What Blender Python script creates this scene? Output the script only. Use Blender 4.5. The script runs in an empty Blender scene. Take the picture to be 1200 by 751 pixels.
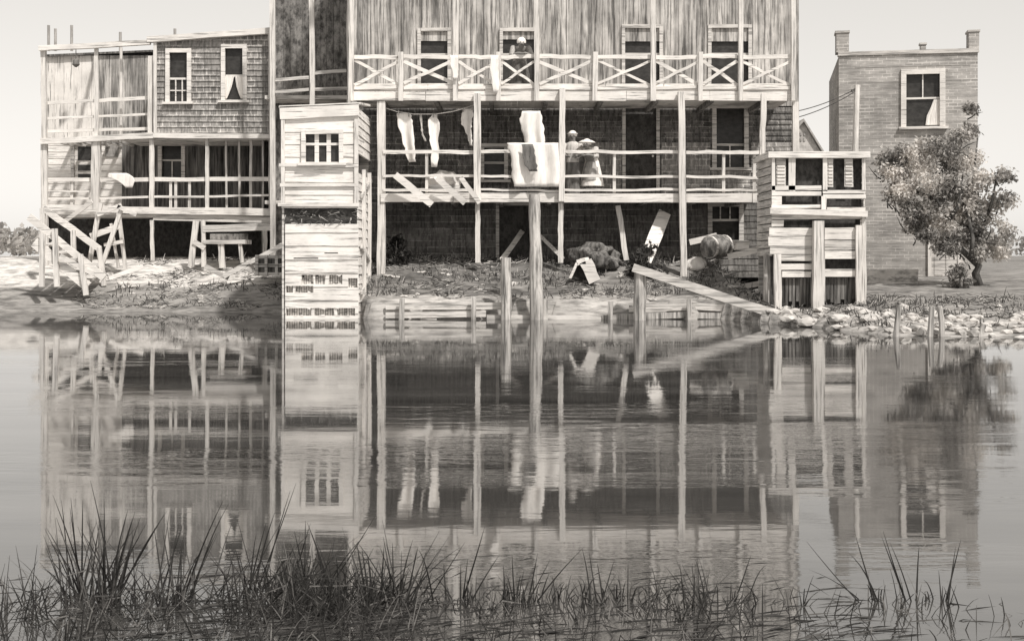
import bpy, bmesh, math, random
from mathutils import Vector, Matrix, noise
R = math.radians
random.seed(7)
SC = bpy.context.scene
COL = SC.collection

# ------------------------------------------------------------------ camera, sky, sun, exposure
F, HZ, EYE = 1512.0, 300.0, 1.48          # focal length in photo pixels, horizon row, eye height above the water
cam = bpy.data.objects.new('camera', bpy.data.cameras.new('camera')); COL.objects.link(cam)
cam.location = (0, 0, EYE); cam.rotation_euler = (R(90), 0, 0)
cam.data.sensor_width = 36; cam.data.lens = 36 * F / 1200
cam.data.shift_y = -(375.5 - HZ) / 1200
cam.data.clip_end = 3000; cam.data.clip_start = 0.1
SC.camera = cam
SUN_EL, SUN_AZ = 52, 36                    # azimuth: degrees to the right of straight behind the camera
world = bpy.data.worlds.new('World'); SC.world = world; world.use_nodes = True
nt = world.node_tree; bg = nt.nodes['Background']
sky = nt.nodes.new('ShaderNodeTexSky'); sky.sky_type = 'NISHITA'; sky.sun_disc = False
sky.sun_elevation = R(SUN_EL); sky.sun_rotation = R(180 - SUN_AZ)
sky.air_density = 1.0; sky.dust_density = 1.0; sky.ozone_density = 1.0
bw = nt.nodes.new('ShaderNodeRGBToBW'); tint = nt.nodes.new('ShaderNodeMix'); tint.data_type = 'RGBA'; tint.blend_type = 'MULTIPLY'
tint.inputs[0].default_value = 1.0; tint.inputs[7].default_value = (1.0, 0.965, 0.915, 1)
nt.links.new(sky.outputs[0], bw.inputs[0]); pw = nt.nodes.new('ShaderNodeMath'); pw.operation = 'POWER'; pw.inputs[1].default_value = 0.45      # thin high overcast evens the sky out
mu_ = nt.nodes.new('ShaderNodeMath'); mu_.operation = 'MULTIPLY'; mu_.inputs[1].default_value = 2.0
nt.links.new(bw.outputs[0], pw.inputs[0]); nt.links.new(pw.outputs[0], mu_.inputs[0]); nt.links.new(mu_.outputs[0], tint.inputs[6]); nt.links.new(tint.outputs[2], bg.inputs[0])
bg.inputs[1].default_value = 0.122
sun = bpy.data.objects.new('sun', bpy.data.lights.new('sun', 'SUN')); COL.objects.link(sun)
sun.data.energy = 2.3; sun.data.angle = R(3); sun.data.color = (1.0, 0.965, 0.92)
sun.rotation_euler = (R(90 - SUN_EL), 0, R(SUN_AZ))
vs = SC.view_settings
SC.display_settings.display_device = 'sRGB'
vs.view_transform = 'Standard'; vs.look = 'None'; vs.gamma = 1; vs.exposure = 0.86; vs.use_curve_mapping = False

# ------------------------------------------------------------------ materials
def grey(g): return (g, g * 0.955, g * 0.905, 1)
def nodes(name):
    m = bpy.data.materials.new(name); m.use_nodes = True
    n = m.node_tree; return m, n, n.nodes['Principled BSDF']
def noise_tex(n, vec, scale, detail=4, rough=0.6, dist=0.0):
    t = n.nodes.new('ShaderNodeTexNoise'); t.inputs['Scale'].default_value = scale
    t.inputs['Detail'].default_value = detail; t.inputs['Roughness'].default_value = rough; t.inputs['Distortion'].default_value = dist
    n.links.new(vec, t.inputs['Vector']); return t.outputs['Fac']
def mapping(n, vec, s, rand=True):
    mp = n.nodes.new('ShaderNodeMapping'); mp.inputs['Scale'].default_value = s
    n.links.new(vec, mp.inputs['Vector'])
    if rand:
        oi = n.nodes.new('ShaderNodeObjectInfo'); mu = n.nodes.new('ShaderNodeMath'); mu.operation = 'MULTIPLY'; mu.inputs[1].default_value = 37
        n.links.new(oi.outputs['Random'], mu.inputs[0]); n.links.new(mu.outputs[0], mp.inputs['Location'])
    return mp.outputs[0]
def ramp(n, fac, stops):
    r = n.nodes.new('ShaderNodeValToRGB'); e = r.color_ramp.elements
    while len(e) < len(stops): e.new(0.5)
    for k, (p, c) in enumerate(stops): e[k].position = p; e[k].color = c
    n.links.new(fac, r.inputs[0]); return r.outputs[0]
def mixc(n, mode, fac, a, b):
    x = n.nodes.new('ShaderNodeMix'); x.data_type = 'RGBA'; x.blend_type = mode
    if isinstance(fac, float): x.inputs[0].default_value = fac
    else: n.links.new(fac, x.inputs[0])
    for i, v in ((6, a), (7, b)):
        if isinstance(v, tuple): x.inputs[i].default_value = v
        else: n.links.new(v, x.inputs[i])
    return x.outputs[2]
def coord(n, what='Object'):
    return n.nodes.new('ShaderNodeTexCoord').outputs[what]
def bump(n, p, h, strength, dist=0.02):
    b = n.nodes.new('ShaderNodeBump'); b.inputs['Strength'].default_value = strength; b.inputs['Distance'].default_value = dist
    n.links.new(h, b.inputs['Height']); n.links.new(b.outputs[0], p.inputs['Normal'])
def grain(name, light, dark, s=(1.2, 1.2, 22), lo=0.38, hi=0.55, blot=0.25, rough=0.92, bmp=0.35, boards=0.0):
    """weathered timber: grain lines stretched along one axis, over broad weather blotches"""
    m, n, p = nodes(name); c = coord(n)
    f = noise_tex(n, mapping(n, c, s), 1.0, 5, 0.62)
    col = ramp(n, f, [(lo, grey(dark)), (hi, grey(light))])
    sc_ = tuple(v * (2.6 if v > 3 else 1.7) for v in s)
    f2 = noise_tex(n, mapping(n, c, sc_), 1.0, 3, 0.7)
    if bmp < .5 and rough == .92 or bmp == .35: col = mixc(n, 'MULTIPLY', 1.0, col, ramp(n, f2, [(0.33, (0.42, 0.42, 0.42, 1)), (0.40, (1, 1, 1, 1))]))
    b = noise_tex(n, mapping(n, c, (1, 1, 1)), 1.4, 4, 0.6)
    k = 1 - blot
    col = mixc(n, 'MULTIPLY', 1.0, col, ramp(n, b, [(0.35, (k, k, k, 1)), (0.62, (1, 1, 1, 1))]))
    if boards:                                          # upright boards cut from different trees
        q = noise_tex(n, mapping(n, c, (4.6, 4.6, 0.08)), 1.0, 1, 0.4)
        col = mixc(n, 'MULTIPLY', 1.0, col, ramp(n, q, [(0.36, (1 - boards,) * 3 + (1,)), (0.60, (1, 1, 1, 1))]))
    n.links.new(col, p.inputs['Base Color']); p.inputs['Roughness'].default_value = rough
    p.inputs['Specular IOR Level'].default_value = 0.2
    bump(n, p, f, bmp); return m
def shingle(name, light, dark, seam, w=0.22, h=0.16, hatch=0.5, seam_size=0.012, hv=(16, 16, 2.5)):
    """courses of shingles or bricks on the x-z face, each piece its own tone, with upright weathering"""
    m, n, p = nodes(name); c = coord(n)
    sep = n.nodes.new('ShaderNodeSeparateXYZ'); n.links.new(c, sep.inputs[0])
    wob = noise_tex(n, mapping(n, c, (2.2, 1, 3.0), False), 1.0, 3)
    zz = n.nodes.new('ShaderNodeMath'); zz.operation = 'MULTIPLY_ADD'; zz.inputs[1].default_value = 0.05; n.links.new(wob, zz.inputs[0]); n.links.new(sep.outputs[2], zz.inputs[2])
    xy = n.nodes.new('ShaderNodeMath'); xy.operation = 'ADD'; n.links.new(sep.outputs[0], xy.inputs[0]); n.links.new(sep.outputs[1], xy.inputs[1])
    cb = n.nodes.new('ShaderNodeCombineXYZ'); n.links.new(xy.outputs[0], cb.inputs[0]); n.links.new(zz.outputs[0], cb.inputs[1])
    br = n.nodes.new('ShaderNodeTexBrick'); n.links.new(cb.outputs[0], br.inputs['Vector'])
    br.inputs['Color1'].default_value = grey(light); br.inputs['Color2'].default_value = grey(dark); br.inputs['Mortar'].default_value = grey(seam)
    br.inputs['Scale'].default_value = 1; br.inputs['Brick Width'].default_value = w; br.inputs['Row Height'].default_value = h
    br.inputs['Mortar Size'].default_value = seam_size; br.inputs['Bias'].default_value = 0.1; br.inputs['Mortar Smooth'].default_value = 0.4
    wear = noise_tex(n, mapping(n, c, (1.8, 1.8, 3.5)), 1.0, 4, 0.65)
    mid_ = (light + dark) / 2
    f = noise_tex(n, mapping(n, c, hv), 1.0, 4, 0.65)
    k = 1 - hatch
    col = mixc(n, 'MIX', ramp(n, wear, [(0.42, (0, 0, 0, 1)), (0.58, (.9, .9, .9, 1))]), br.outputs[0], grey(mid_ * .9))
    col = mixc(n, 'MULTIPLY', 1.0, col, ramp(n, f, [(0.36, (k, k, k, 1)), (0.58, (1, 1, 1, 1))]))
    b = noise_tex(n, mapping(n, c, (1, 1, 1)), 0.9, 4, 0.6)
    col = mixc(n, 'MULTIPLY', 1.0, col, ramp(n, b, [(0.35, (0.7, 0.7, 0.7, 1)), (0.62, (1, 1, 1, 1))]))
    n.links.new(col, p.inputs['Base Color']); p.inputs['Roughness'].default_value = 0.95; p.inputs['Specular IOR Level'].default_value = 0.15
    bump(n, p, f, 0.4); return m
def attr_mat(name, s=(3, 3, 18), lo=0.36, hi=0.6, k=0.45, rough=0.95, spec=0.15):
    """tone stored per vertex (own colour of each leaf, stalk or patch of soil), broken up by a fine streak noise"""
    m, n, p = nodes(name); c = coord(n)
    a = n.nodes.new('ShaderNodeAttribute'); a.attribute_name = 'tone'
    f = noise_tex(n, mapping(n, c, s, False), 1.0, 5, 0.65)
    col = mixc(n, 'MULTIPLY', 1.0, a.outputs['Color'], ramp(n, f, [(lo, (k, k, k, 1)), (hi, (1, 1, 1, 1))]))
    n.links.new(col, p.inputs['Base Color']); p.inputs['Roughness'].default_value = rough; p.inputs['Specular IOR Level'].default_value = spec
    bump(n, p, f, 0.5, 0.03); return m
M = {}
M['white'] = grain('white_limewashed_timber', 0.80, 0.34, (0.9, 0.9, 20), 0.36, 0.44, 0.22)
M['white_v'] = grain('white_upright_timber', 0.80, 0.32, (20, 20, 1.0), 0.36, 0.44, 0.22)
M['pale'] = grain('pale_grey_timber', 0.66, 0.26, (0.9, 0.9, 18), 0.36, 0.52, 0.2)
M['post'] = grain('pale_post_timber', 0.74, 0.30, (24, 24, 0.9), 0.34, 0.5, 0.18)
M['pile'] = grain('river_pile_timber', 0.58, 0.16, (22, 22, 1.1), 0.36, 0.56, 0.3)
M['board_v'] = grain('upright_boards_grey', 0.64, 0.20, (15, 15, 0.9), 0.38, 0.56, 0.36, boards=0.34)
M['board_dark'] = grain('upright_boards_dark', 0.27, 0.06, (16, 16, 1.0), 0.36, 0.6, 0.35, boards=0.4)
M['mid_dark'] = grain('dark_lattice_boards', 0.34, 0.10, (9, 9, 5), 0.36, 0.6, 0.45)
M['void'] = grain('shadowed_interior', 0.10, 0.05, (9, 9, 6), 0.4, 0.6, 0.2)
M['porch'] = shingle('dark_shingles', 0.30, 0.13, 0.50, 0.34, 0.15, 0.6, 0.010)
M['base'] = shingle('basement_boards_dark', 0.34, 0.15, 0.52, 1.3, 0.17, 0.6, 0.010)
M['shingle'] = shingle('grey_shingles', 0.46, 0.27, 0.70, 0.20, 0.17, 0.5, 0.018)
M['brick'] = shingle('weathered_brick', 0.56, 0.42, 0.74, 0.26, 0.105, 0.30, 0.013, (1.6, 1.6, 16))
M['cloth'] = grain('washed_linen', 0.85, 0.70, (11, 11, 2.2), 0.34, 0.5, 0.1, 0.9, 0.9)
M['cotton'] = grain('off_white_cotton', 0.62, 0.40, (14, 14, 3), 0.34, 0.5, 0.15, 0.9, 0.8)
M['cloth_dark'] = grain('dark_grey_wool', 0.20, 0.10, (12, 12, 3), 0.3, 0.6, 0.2)
M['cloth_mid'] = grain('grey_cotton', 0.45, 0.28, (12, 12, 2), 0.3, 0.6, 0.2)
M['skin'] = grain('skin', 0.26, 0.19, (5, 5, 5), 0.3, 0.7, 0.1, 0.6, 0.05)
M['hair'] = grain('dark_hair', 0.05, 0.03, (30, 30, 5), 0.3, 0.7, 0.1)
M['rock'] = grain('pale_river_stone', 0.62, 0.24, (3, 3, 7), 0.33, 0.5, 0.3, 0.95, 0.8)
M['soil'] = attr_mat('bank_soil', (2.2, 4, 14), 0.36, 0.58, 0.42)
M['litter'] = attr_mat('straw_and_twigs', (6, 6, 6), 0.3, 0.6, 0.75)
M['leaf'] = attr_mat('leaves', (8, 8, 8), 0.3, 0.6, 0.7)
n_ = M['leaf'].node_tree; ts = n_.nodes.new('ShaderNodeBsdfTranslucent'); mx = n_.nodes.new('ShaderNodeMixShader'); mx.inputs[0].default_value = 0.45
n_.links.new(n_.nodes['Principled BSDF'].inputs['Base Color'].links[0].from_socket, ts.inputs[0]); n_.links.new(n_.nodes['Principled BSDF'].outputs[0], mx.inputs[1]); n_.links.new(ts.outputs[0], mx.inputs[2])
n_.links.new(mx.outputs[0], n_.nodes['Material Output'].inputs['Surface'])
M['grassblade'] = attr_mat('grass_blades', (6, 6, 6), 0.3, 0.6, 0.7)
M['bark'] = grain('bark', 0.16, 0.05, (14, 14, 3), 0.36, 0.6, 0.3)
M['wire'] = grain('dark_wire', 0.08, 0.05, (5, 5, 5))
M['farwall'] = shingle('far_cottage_boards', 0.62, 0.5, 0.66, 0.6, 0.2, 0.2)
def glass_mat():
    m, n, p = nodes('dark_window_glass'); c = coord(n)
    f = noise_tex(n, mapping(n, c, (6, 6, 9)), 1.0, 3)
    n.links.new(ramp(n, f, [(0.35, grey(0.030)), (0.65, grey(0.055))]), p.inputs['Base Color'])
    p.inputs['Roughness'].default_value = 0.25; p.inputs['Specular IOR Level'].default_value = 0.25
    return m
M['glass'] = glass_mat()
def water_mat():
    m, n, p = nodes('river_water'); c = coord(n)
    sep = n.nodes.new('ShaderNodeSeparateXYZ'); n.links.new(c, sep.inputs[0])
    calm = n.nodes.new('ShaderNodeMapRange'); n.links.new(sep.outputs[1], calm.inputs[0])
    for i, v in ((1, 10.0), (2, 31.0), (3, 0.30), (4, 0.02)): calm.inputs[i].default_value = v
    big = noise_tex(n, mapping(n, c, (0.9, 3.2, 1), False), 1.0, 3, 0.55, 0.3)
    fine = noise_tex(n, mapping(n, c, (5, 16, 1), False), 1.0, 3, 0.6, 0.2)
    ad = n.nodes.new('ShaderNodeMath'); ad.operation = 'MULTIPLY_ADD'; ad.inputs[1].default_value = 0.22
    n.links.new(fine, ad.inputs[0]); n.links.new(big, ad.inputs[2])
    b = n.nodes.new('ShaderNodeBump'); b.inputs['Distance'].default_value = 0.010
    gust = noise_tex(n, mapping(n, c, (0.16, 0.75, 1), False), 1.0, 3, 0.6, 0.4)      # breeze ruffles the river in long bands
    gr_ = ramp(n, gust, [(0.46, (0.22, 0.22, 0.22, 1)), (0.60, (1.7, 1.7, 1.7, 1))])
    mu = n.nodes.new('ShaderNodeMath'); mu.operation = 'MULTIPLY'; n.links.new(gr_, mu.inputs[0]); n.links.new(calm.outputs[0], mu.inputs[1])
    n.links.new(ad.outputs[0], b.inputs['Height']); n.links.new(mu.outputs[0], b.inputs['Strength'])
    patch = noise_tex(n, mapping(n, c, (0.25, 0.9, 1), False), 1.0, 4)
    n.links.new(ramp(n, patch, [(0.35, grey(0.03)), (0.65, grey(0.08))]), p.inputs['Base Color'])
    p.inputs['Roughness'].default_value = 0.03; p.inputs['IOR'].default_value = 3.2
    n.links.new(b.outputs[0], p.inputs['Normal'])
    return m
M['water'] = water_mat()

# ------------------------------------------------------------------ builders
def X(px, Y): return (px - 600.0) * Y / F          # where a sight line at photo column px meets depth Y
def Z(py, Y): return EYE + (HZ - py) * Y / F
def P(px, py, Y): return Vector((X(px, Y), Y, Z(py, Y)))
def root_of(o):
    while o.parent: o = o.parent
    return o
def tag(o, label=None, cat=None, group=None, kind=None):
    for k, v in (('label', label), ('category', cat), ('group', group), ('kind', kind)):
        if v: o[k] = v
    return o
def thing(name, label, cat, loc=(0, 0, 0), rz=0, group=None):
    o = bpy.data.objects.new(name, None); COL.objects.link(o)
    o.location = loc; o.rotation_euler = (0, 0, rz); o.empty_display_size = 0.2
    return tag(o, label, cat, group)
class MB:
    def __init__(s): s.v = []; s.f = []; s.t = []
    def quad(s, a, b, c, d, tone=None):
        i = len(s.v); s.v += [Vector(a), Vector(b), Vector(c), Vector(d)]; s.f.append((i, i + 1, i + 2, i + 3))
        s.t += [tone or 0.5] * 4; return s
    def poly(s, pts, tone=None):
        i = len(s.v); s.v += [Vector(p) for p in pts]; s.f.append(tuple(range(i, i + len(pts)))); s.t += [tone or 0.5] * len(pts); return s
    def hexa(s, c):
        i = len(s.v); s.v += [Vector(p) for p in c]; s.t += [0.5] * 8
        s.f += [tuple(i + k for k in q) for q in ((0, 3, 2, 1), (4, 5, 6, 7), (0, 1, 5, 4), (1, 2, 6, 5), (2, 3, 7, 6), (3, 0, 4, 7))]; return s
    def box(s, x0, x1, y0, y1, z0, z1, j=0.0):
        r = lambda: random.uniform(-j, j)
        return s.hexa([(x0 + r(), y0, z0 + r()), (x1 + r(), y0, z0 + r()), (x1, y1, z0), (x0, y1, z0), (x0 + r(), y0, z1 + r()), (x1 + r(), y0, z1 + r()), (x1, y1, z1), (x0, y1, z1)])
    def bar(s, p, q, w, d=None, up=(0, 1, 0), n=1, wob=0.0, taper=1.0):
        """squared timber from p to q: w across in the plane facing the river, d deep; n pieces with a slight natural bend"""
        d = d or w; p = Vector(p); q = Vector(q); ax = (q - p).normalized(); u = Vector(up)
        if abs(ax.dot(u)) > 0.95: u = Vector((0, 0, 1))
        side = ax.cross(u).normalized(); dep = side.cross(ax).normalized()
        i0 = len(s.v)
        for k in range(n + 1):
            t = k / n; c = p.lerp(q, t)
            if wob and 0 < k < n: c = c + side * random.uniform(-wob, wob)
            ww = w * (1 + (taper - 1) * t) * (1 + (random.uniform(-0.08, 0.08) if n > 1 else 0)); dd = d * (1 + (taper - 1) * t)
            s.v += [c + side * a * ww / 2 + dep * b * dd / 2 for a, b in ((-1, -1), (1, -1), (1, 1), (-1, 1))]; s.t += [0.5] * 4
        for k in range(n):
            for a in range(4):
                b = (a + 1) % 4; s.f.append((i0 + 4 * k + a, i0 + 4 * k + b, i0 + 4 * k + 4 + b, i0 + 4 * k + 4 + a))
        s.f += [(i0 + 3, i0 + 2, i0 + 1, i0), tuple(i0 + 4 * n + a for a in range(4))]; return s
    def tube(s, pts, rad, sides=8, cap=True, tone=None):
        pts = [Vector(p) for p in pts]; i0 = len(s.v); n = len(pts)
        rr = rad if isinstance(rad, (list, tuple)) else [rad] * n
        prev = None
        for k, c in enumerate(pts):
            ax = (pts[min(k + 1, n - 1)] - pts[max(k - 1, 0)]).normalized()
            u = Vector((0, 1, 0)) if abs(ax.y) < 0.9 else Vector((1, 0, 0))
            a = ax.cross(u).normalized(); b = ax.cross(a).normalized()
            for q in range(sides):
                t = 2 * math.pi * q / sides
                s.v.append(c + (a * math.cos(t) + b * math.sin(t)) * rr[k]); s.t.append(tone or 0.5)
        for k in range(n - 1):
            for q in range(sides):
                r = (q + 1) % sides
                s.f.append((i0 + k * sides + q, i0 + k * sides + r, i0 + (k + 1) * sides + r, i0 + (k + 1) * sides + q))
        if cap:
            s.f.append(tuple(i0 + q for q in reversed(range(sides)))); s.f.append(tuple(i0 + (n - 1) * sides + q for q in range(sides)))
        return s
    def build(s, name, mat, parent=None, smooth=False, local=False, tone=False, weld=False):
        off = Vector((0, 0, 0)) if (parent is None or local) else root_of(parent).location
        me = bpy.data.meshes.new(name); me.from_pydata([tuple(v - off) for v in s.v], [], s.f)
        bm = bmesh.new(); bm.from_mesh(me)
        if weld: bmesh.ops.remove_doubles(bm, verts=bm.verts, dist=1e-4)
        if not tone: bmesh.ops.recalc_face_normals(bm, faces=bm.faces)
        bm.to_mesh(me); bm.free()
        if tone:
            at = me.color_attributes.new('tone', 'FLOAT_COLOR', 'POINT')
            flat = []
            for g in s.t: flat += list(grey(g))
            at.data.foreach_set('color', flat)
        if smooth: me.shade_smooth()
        me.materials.append(M[mat] if isinstance(mat, str) else mat)
        o = bpy.data.objects.new(name, me); COL.objects.link(o)
        if parent: o.parent = parent
        return o
def pivot(o):
    """move a top-level mesh's origin to the middle of its base"""
    vs_ = [v.co for v in o.data.vertices]
    c = Vector(((min(v.x for v in vs_) + max(v.x for v in vs_)) / 2, (min(v.y for v in vs_) + max(v.y for v in vs_)) / 2, min(v.z for v in vs_)))
    o.data.transform(Matrix.Translation(-c)); o.location = c; return o
def single(mb, name, mat, label, cat, group=None, smooth=False, tone=False):
    return tag(pivot(mb.build(name, mat, None, smooth, tone=tone)), label, cat, group)

def lap_wall(mb, x0, x1, z0, z1, y, holes=(), course=0.16, lap=0.028, top=None, reveal=0.14):
    """courses of lapped boards with real openings; each course leans out at its foot"""
    k = 0; z = z0
    ph = random.uniform(0, 9)
    wav = lambda x, kk: 0.014 * noise.noise((x * 1.7 + ph, kk * 3.1, 0))
    while z < z1 - 1e-4:
        zt = min(z1, z + course * random.uniform(0.94, 1.06))
        if z1 - zt < course * 0.3: zt = z1
        cuts = sorted({z, zt} | {h[2] for h in holes if z < h[2] < zt} | {h[3] for h in holes if z < h[3] < zt})
        for a, b in zip(cuts, cuts[1:]):
            mid = (a + b) / 2; iv = [(x0, x1)]
            for h in holes:
                if h[2] <= mid <= h[3]:
                    nv = []
                    for p, q in iv:
                        if h[1] <= p or h[0] >= q: nv.append((p, q)); continue
                        if h[0] > p: nv.append((p, h[0]))
                        if h[1] < q: nv.append((h[1], q))
                    iv = nv
            for p, q in iv:
                n = max(1, int((q - p) / 0.4))
                for c in range(n):
                    xa, xb = p + (q - p) * c / n, p + (q - p) * (c + 1) / n
                    ya, yb = y - lap * (zt - a) / (zt - z), y - lap * (zt - b) / (zt - z)
                    za, zb = a + (wav(xa, k) if a == z else 0), a + (wav(xb, k) if a == z else 0)
                    ta, tb = b + (wav(xa, k + 1) if b == zt else 0) + (0.012 if b == zt else 0), b + (wav(xb, k + 1) if b == zt else 0) + (0.012 if b == zt else 0)
                    if top:
                        if za > top(xa): continue
                        ta, tb = min(ta, top(xa)), min(tb, top(xb))
                    mb.quad((xa, ya, za), (xb, ya, zb), (xb, yb, tb), (xa, yb, ta))
                    if a == z: mb.quad((xa, y + 0.01, za), (xb, y + 0.01, zb), (xb, ya, zb), (xa, ya, za))
        z = zt; k += 1
    for h in holes:
        a, b, c, d = h[:4]
        for q in (((a, c), (a, d)), ((b, d), (b, c)), ((a, d), (b, d)), ((b, c), (a, c))):
            (xa, za), (xb, zb) = q
            mb.quad((xa, y, za), (xb, y, zb), (xb, y + reveal, zb), (xa, y + reveal, za))
    return mb
def board_wall(mb, x0, x1, z0, z1, y, holes=(), w=0.17, reveal=0.14, top=None):
    """upright boards with gaps between them and real openings"""
    x = x0
    while x < x1 - 1e-4:
        xb = min(x1, x + w * random.uniform(0.8, 1.25))
        if x1 - xb < 0.06: xb = x1
        o = random.uniform(0, 0.014)
        cuts = sorted({x, xb} | {h[0] for h in holes if x < h[0] < xb} | {h[1] for h in holes if x < h[1] < xb})
        for a, b in zip(cuts, cuts[1:]):
            iv = [(z0, top((a + b) / 2) if top else z1)]
            for h in holes:
                if h[0] <= (a + b) / 2 <= h[1]:
                    nv = []
                    for p, q in iv:
                        if h[3] <= p or h[2] >= q: nv.append((p, q)); continue
                        if h[2] > p: nv.append((p, h[2]))
                        if h[3] < q: nv.append((h[3], q))
                    iv = nv
            for p, q in iv: mb.box(a, b - 0.008, y - 0.012 - o, y + 0.012, p, q)
        x = xb
    for h in holes:
        a, b, c, d = h[:4]
        mb.box(a - 0.004, a, y + 0.014, y + reveal, c, d); mb.box(b, b + 0.004, y + 0.014, y + reveal, c, d); mb.box(a, b, y + 0.014, y + reveal, d, d + 0.004)
    mb.quad((x0, y + 0.3, z0), (x1, y + 0.3, z0), (x1, y + 0.3, z1), (x0, y + 0.3, z1)) if False else None
    return mb
def window(root, h, y, cols=1, rows_low=1, rows_up=1, case=0.08, mat='white', mid=None, sill=True, curtain=None, blind=None, local=False, pane='glass', mun=0.035):
    """casing and sash bars as the window, with pane, sill, curtain or blind below it"""
    x0, x1, z0, z1 = h[:4]; f = MB()
    f.box(x0 - case, x0 + 0.03, y - 0.06, y + 0.02, z0 - 0.02, z1 + case, 0.006); f.box(x1 - 0.03, x1 + case, y - 0.06, y + 0.02, z0 - 0.02, z1 + case, 0.006)
    f.box(x0 + 0.03, x1 - 0.03, y - 0.056, y + 0.02, z1 - 0.03, z1 + case, 0.006)
    zm = z0 + (z1 - z0) * (mid if mid is not None else 0.5)
    f.box(x0 + 0.03, x1 - 0.03, y + 0.03, y + 0.075, zm - 0.03, zm + 0.03, 0.004)
    for a, b, rows in ((z0, zm - 0.03, rows_low), (zm + 0.03, z1, rows_up)):
        if rows == 0: continue
        for k in range(1, cols): xx = x0 + (x1 - x0) * k / cols; f.box(xx - mun / 2, xx + mun / 2, y + 0.035, y + 0.07, a, b)
        for k in range(1, rows): zz = a + (b - a) * k / rows; f.box(x0 + 0.03, x1 - 0.03, y + 0.037, y + 0.068, zz - mun / 2, zz + mun / 2)
    w = f.build('window', mat, root, local=local)
    MB().box(x0 + 0.005, x1 - 0.005, y + 0.085, y + 0.1, z0, z1).build('pane', pane, w, local=local)
    if sill: MB().box(x0 - case - 0.07, x1 + case + 0.07, y - 0.13, y + 0.03, z0 - 0.09, z0 - 0.022, 0.008).build('sill', mat, w, local=local)
    if blind: MB().box(x0 + 0.02, x1 - 0.02, y + 0.012, y + 0.026, z1 - (z1 - z0) * blind, z1 - 0.032).build('blind', 'board_v', w, local=local)
    if curtain:
        for s, rows in curtain:                         # rows: (height share, inner edge share)
            c = MB(); n = 8; g = []
            for hz, inner in rows:
                row = []
                for k in range(n + 1):
                    t = k / n; xx = (x0 + 0.02 + (x1 - x0 - 0.04) * inner * t) if s < 0 else (x1 - 0.02 - (x1 - x0 - 0.04) * inner * t)
                    row.append(Vector((xx, y + 0.022 + 0.010 * math.sin(k * 2.4), z0 + (z1 - z0) * hz)))
                g.append(row)
            for ra, rb in zip(g, g[1:]):
                for k in range(n): c.quad(ra[k], ra[k + 1], rb[k + 1], rb[k])
            c.build('curtain', 'cloth', w, local=local)
    return w
def door(root, h, y, mat, knob=True, panels=True):
    x0, x1, z0, z1 = h[:4]
    d = MB().box(x0, x1, y + 0.06, y + 0.1, z0, z1)
    if panels:
        for a, b in ((0.06, 0.42), (0.5, 0.94)):
            for u, v in ((0.12, 0.45), (0.55, 0.88)):
                d.box(x0 + (x1 - x0) * u, x0 + (x1 - x0) * v, y + 0.045, y + 0.0605, z0 + (z1 - z0) * a, z0 + (z1 - z0) * b)
    o = d.build('door', mat, root)
    if knob: MB().tube([(x1 - 0.09, y + 0.045, z0 + 0.95), (x1 - 0.09, y - 0.01, z0 + 0.95)], 0.03).build('knob', 'post', o)
    MB().box(x0 - 0.09, x0, y - 0.05, y + 0.02, z0, z1 + 0.08).box(x1, x1 + 0.09, y - 0.05, y + 0.02, z0, z1 + 0.08).box(x0, x1, y - 0.046, y + 0.02, z1, z1 + 0.08).build('frame', 'pale', o)
    return o
def hang(name, rows, y, label, cat, mat='cloth', group=None, ripple=0.06, freq=19, thick=0.006, lean=0.0, n=14):
    """a piece of hanging cloth: rows of (z, left x, right x), rippled and given thickness"""
    g = []
    rr = []
    for (a, b) in zip(rows, rows[1:]):
        for t in (0, 0.34, 0.67): rr.append(tuple(a[i] + (b[i] - a[i]) * t for i in range(3)))
    rr.append(rows[-1]); z0 = rr[0][0]
    ph = random.uniform(0, 6)
    for z, l, r in rr:
        row = []
        l += random.uniform(-.02, .02) if rr.index((z, l, r)) else 0; r += random.uniform(-.02, .02)
        for k in range(n + 1):
            x = l + (r - l) * k / n
            row.append(Vector((x, y + ripple * min(1, 0.35 + abs(z - z0)) * math.sin(x * freq + ph + 0.8 * math.sin(z * 3)) + lean * (z0 - z), z)))
        g.append(row)
    mb = MB(); h = Vector((0, thick / 2, 0))
    for ra, rb in zip(g, g[1:]):
        for k in range(n):
            mb.quad(ra[k] - h, rb[k] - h, rb[k + 1] - h, ra[k + 1] - h); mb.quad(ra[k] + h, ra[k + 1] + h, rb[k + 1] + h, rb[k] + h)
        for k, s in ((0, 1), (n, 1)): mb.quad(ra[k] - h, ra[k] + h, rb[k] + h, rb[k] - h)
    for row in (g[0], g[-1]):
        for k in range(n): mb.quad(row[k] - h, row[k + 1] - h, row[k + 1] + h, row[k] + h)
    o = mb.build(name, mat, weld=True, smooth=True)
    return tag(pivot(o), label, cat, group)
def rowsp(Y, *r): return [(Z(py, Y), X(a, Y), X(b, Y)) for py, a, b in r]

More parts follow.
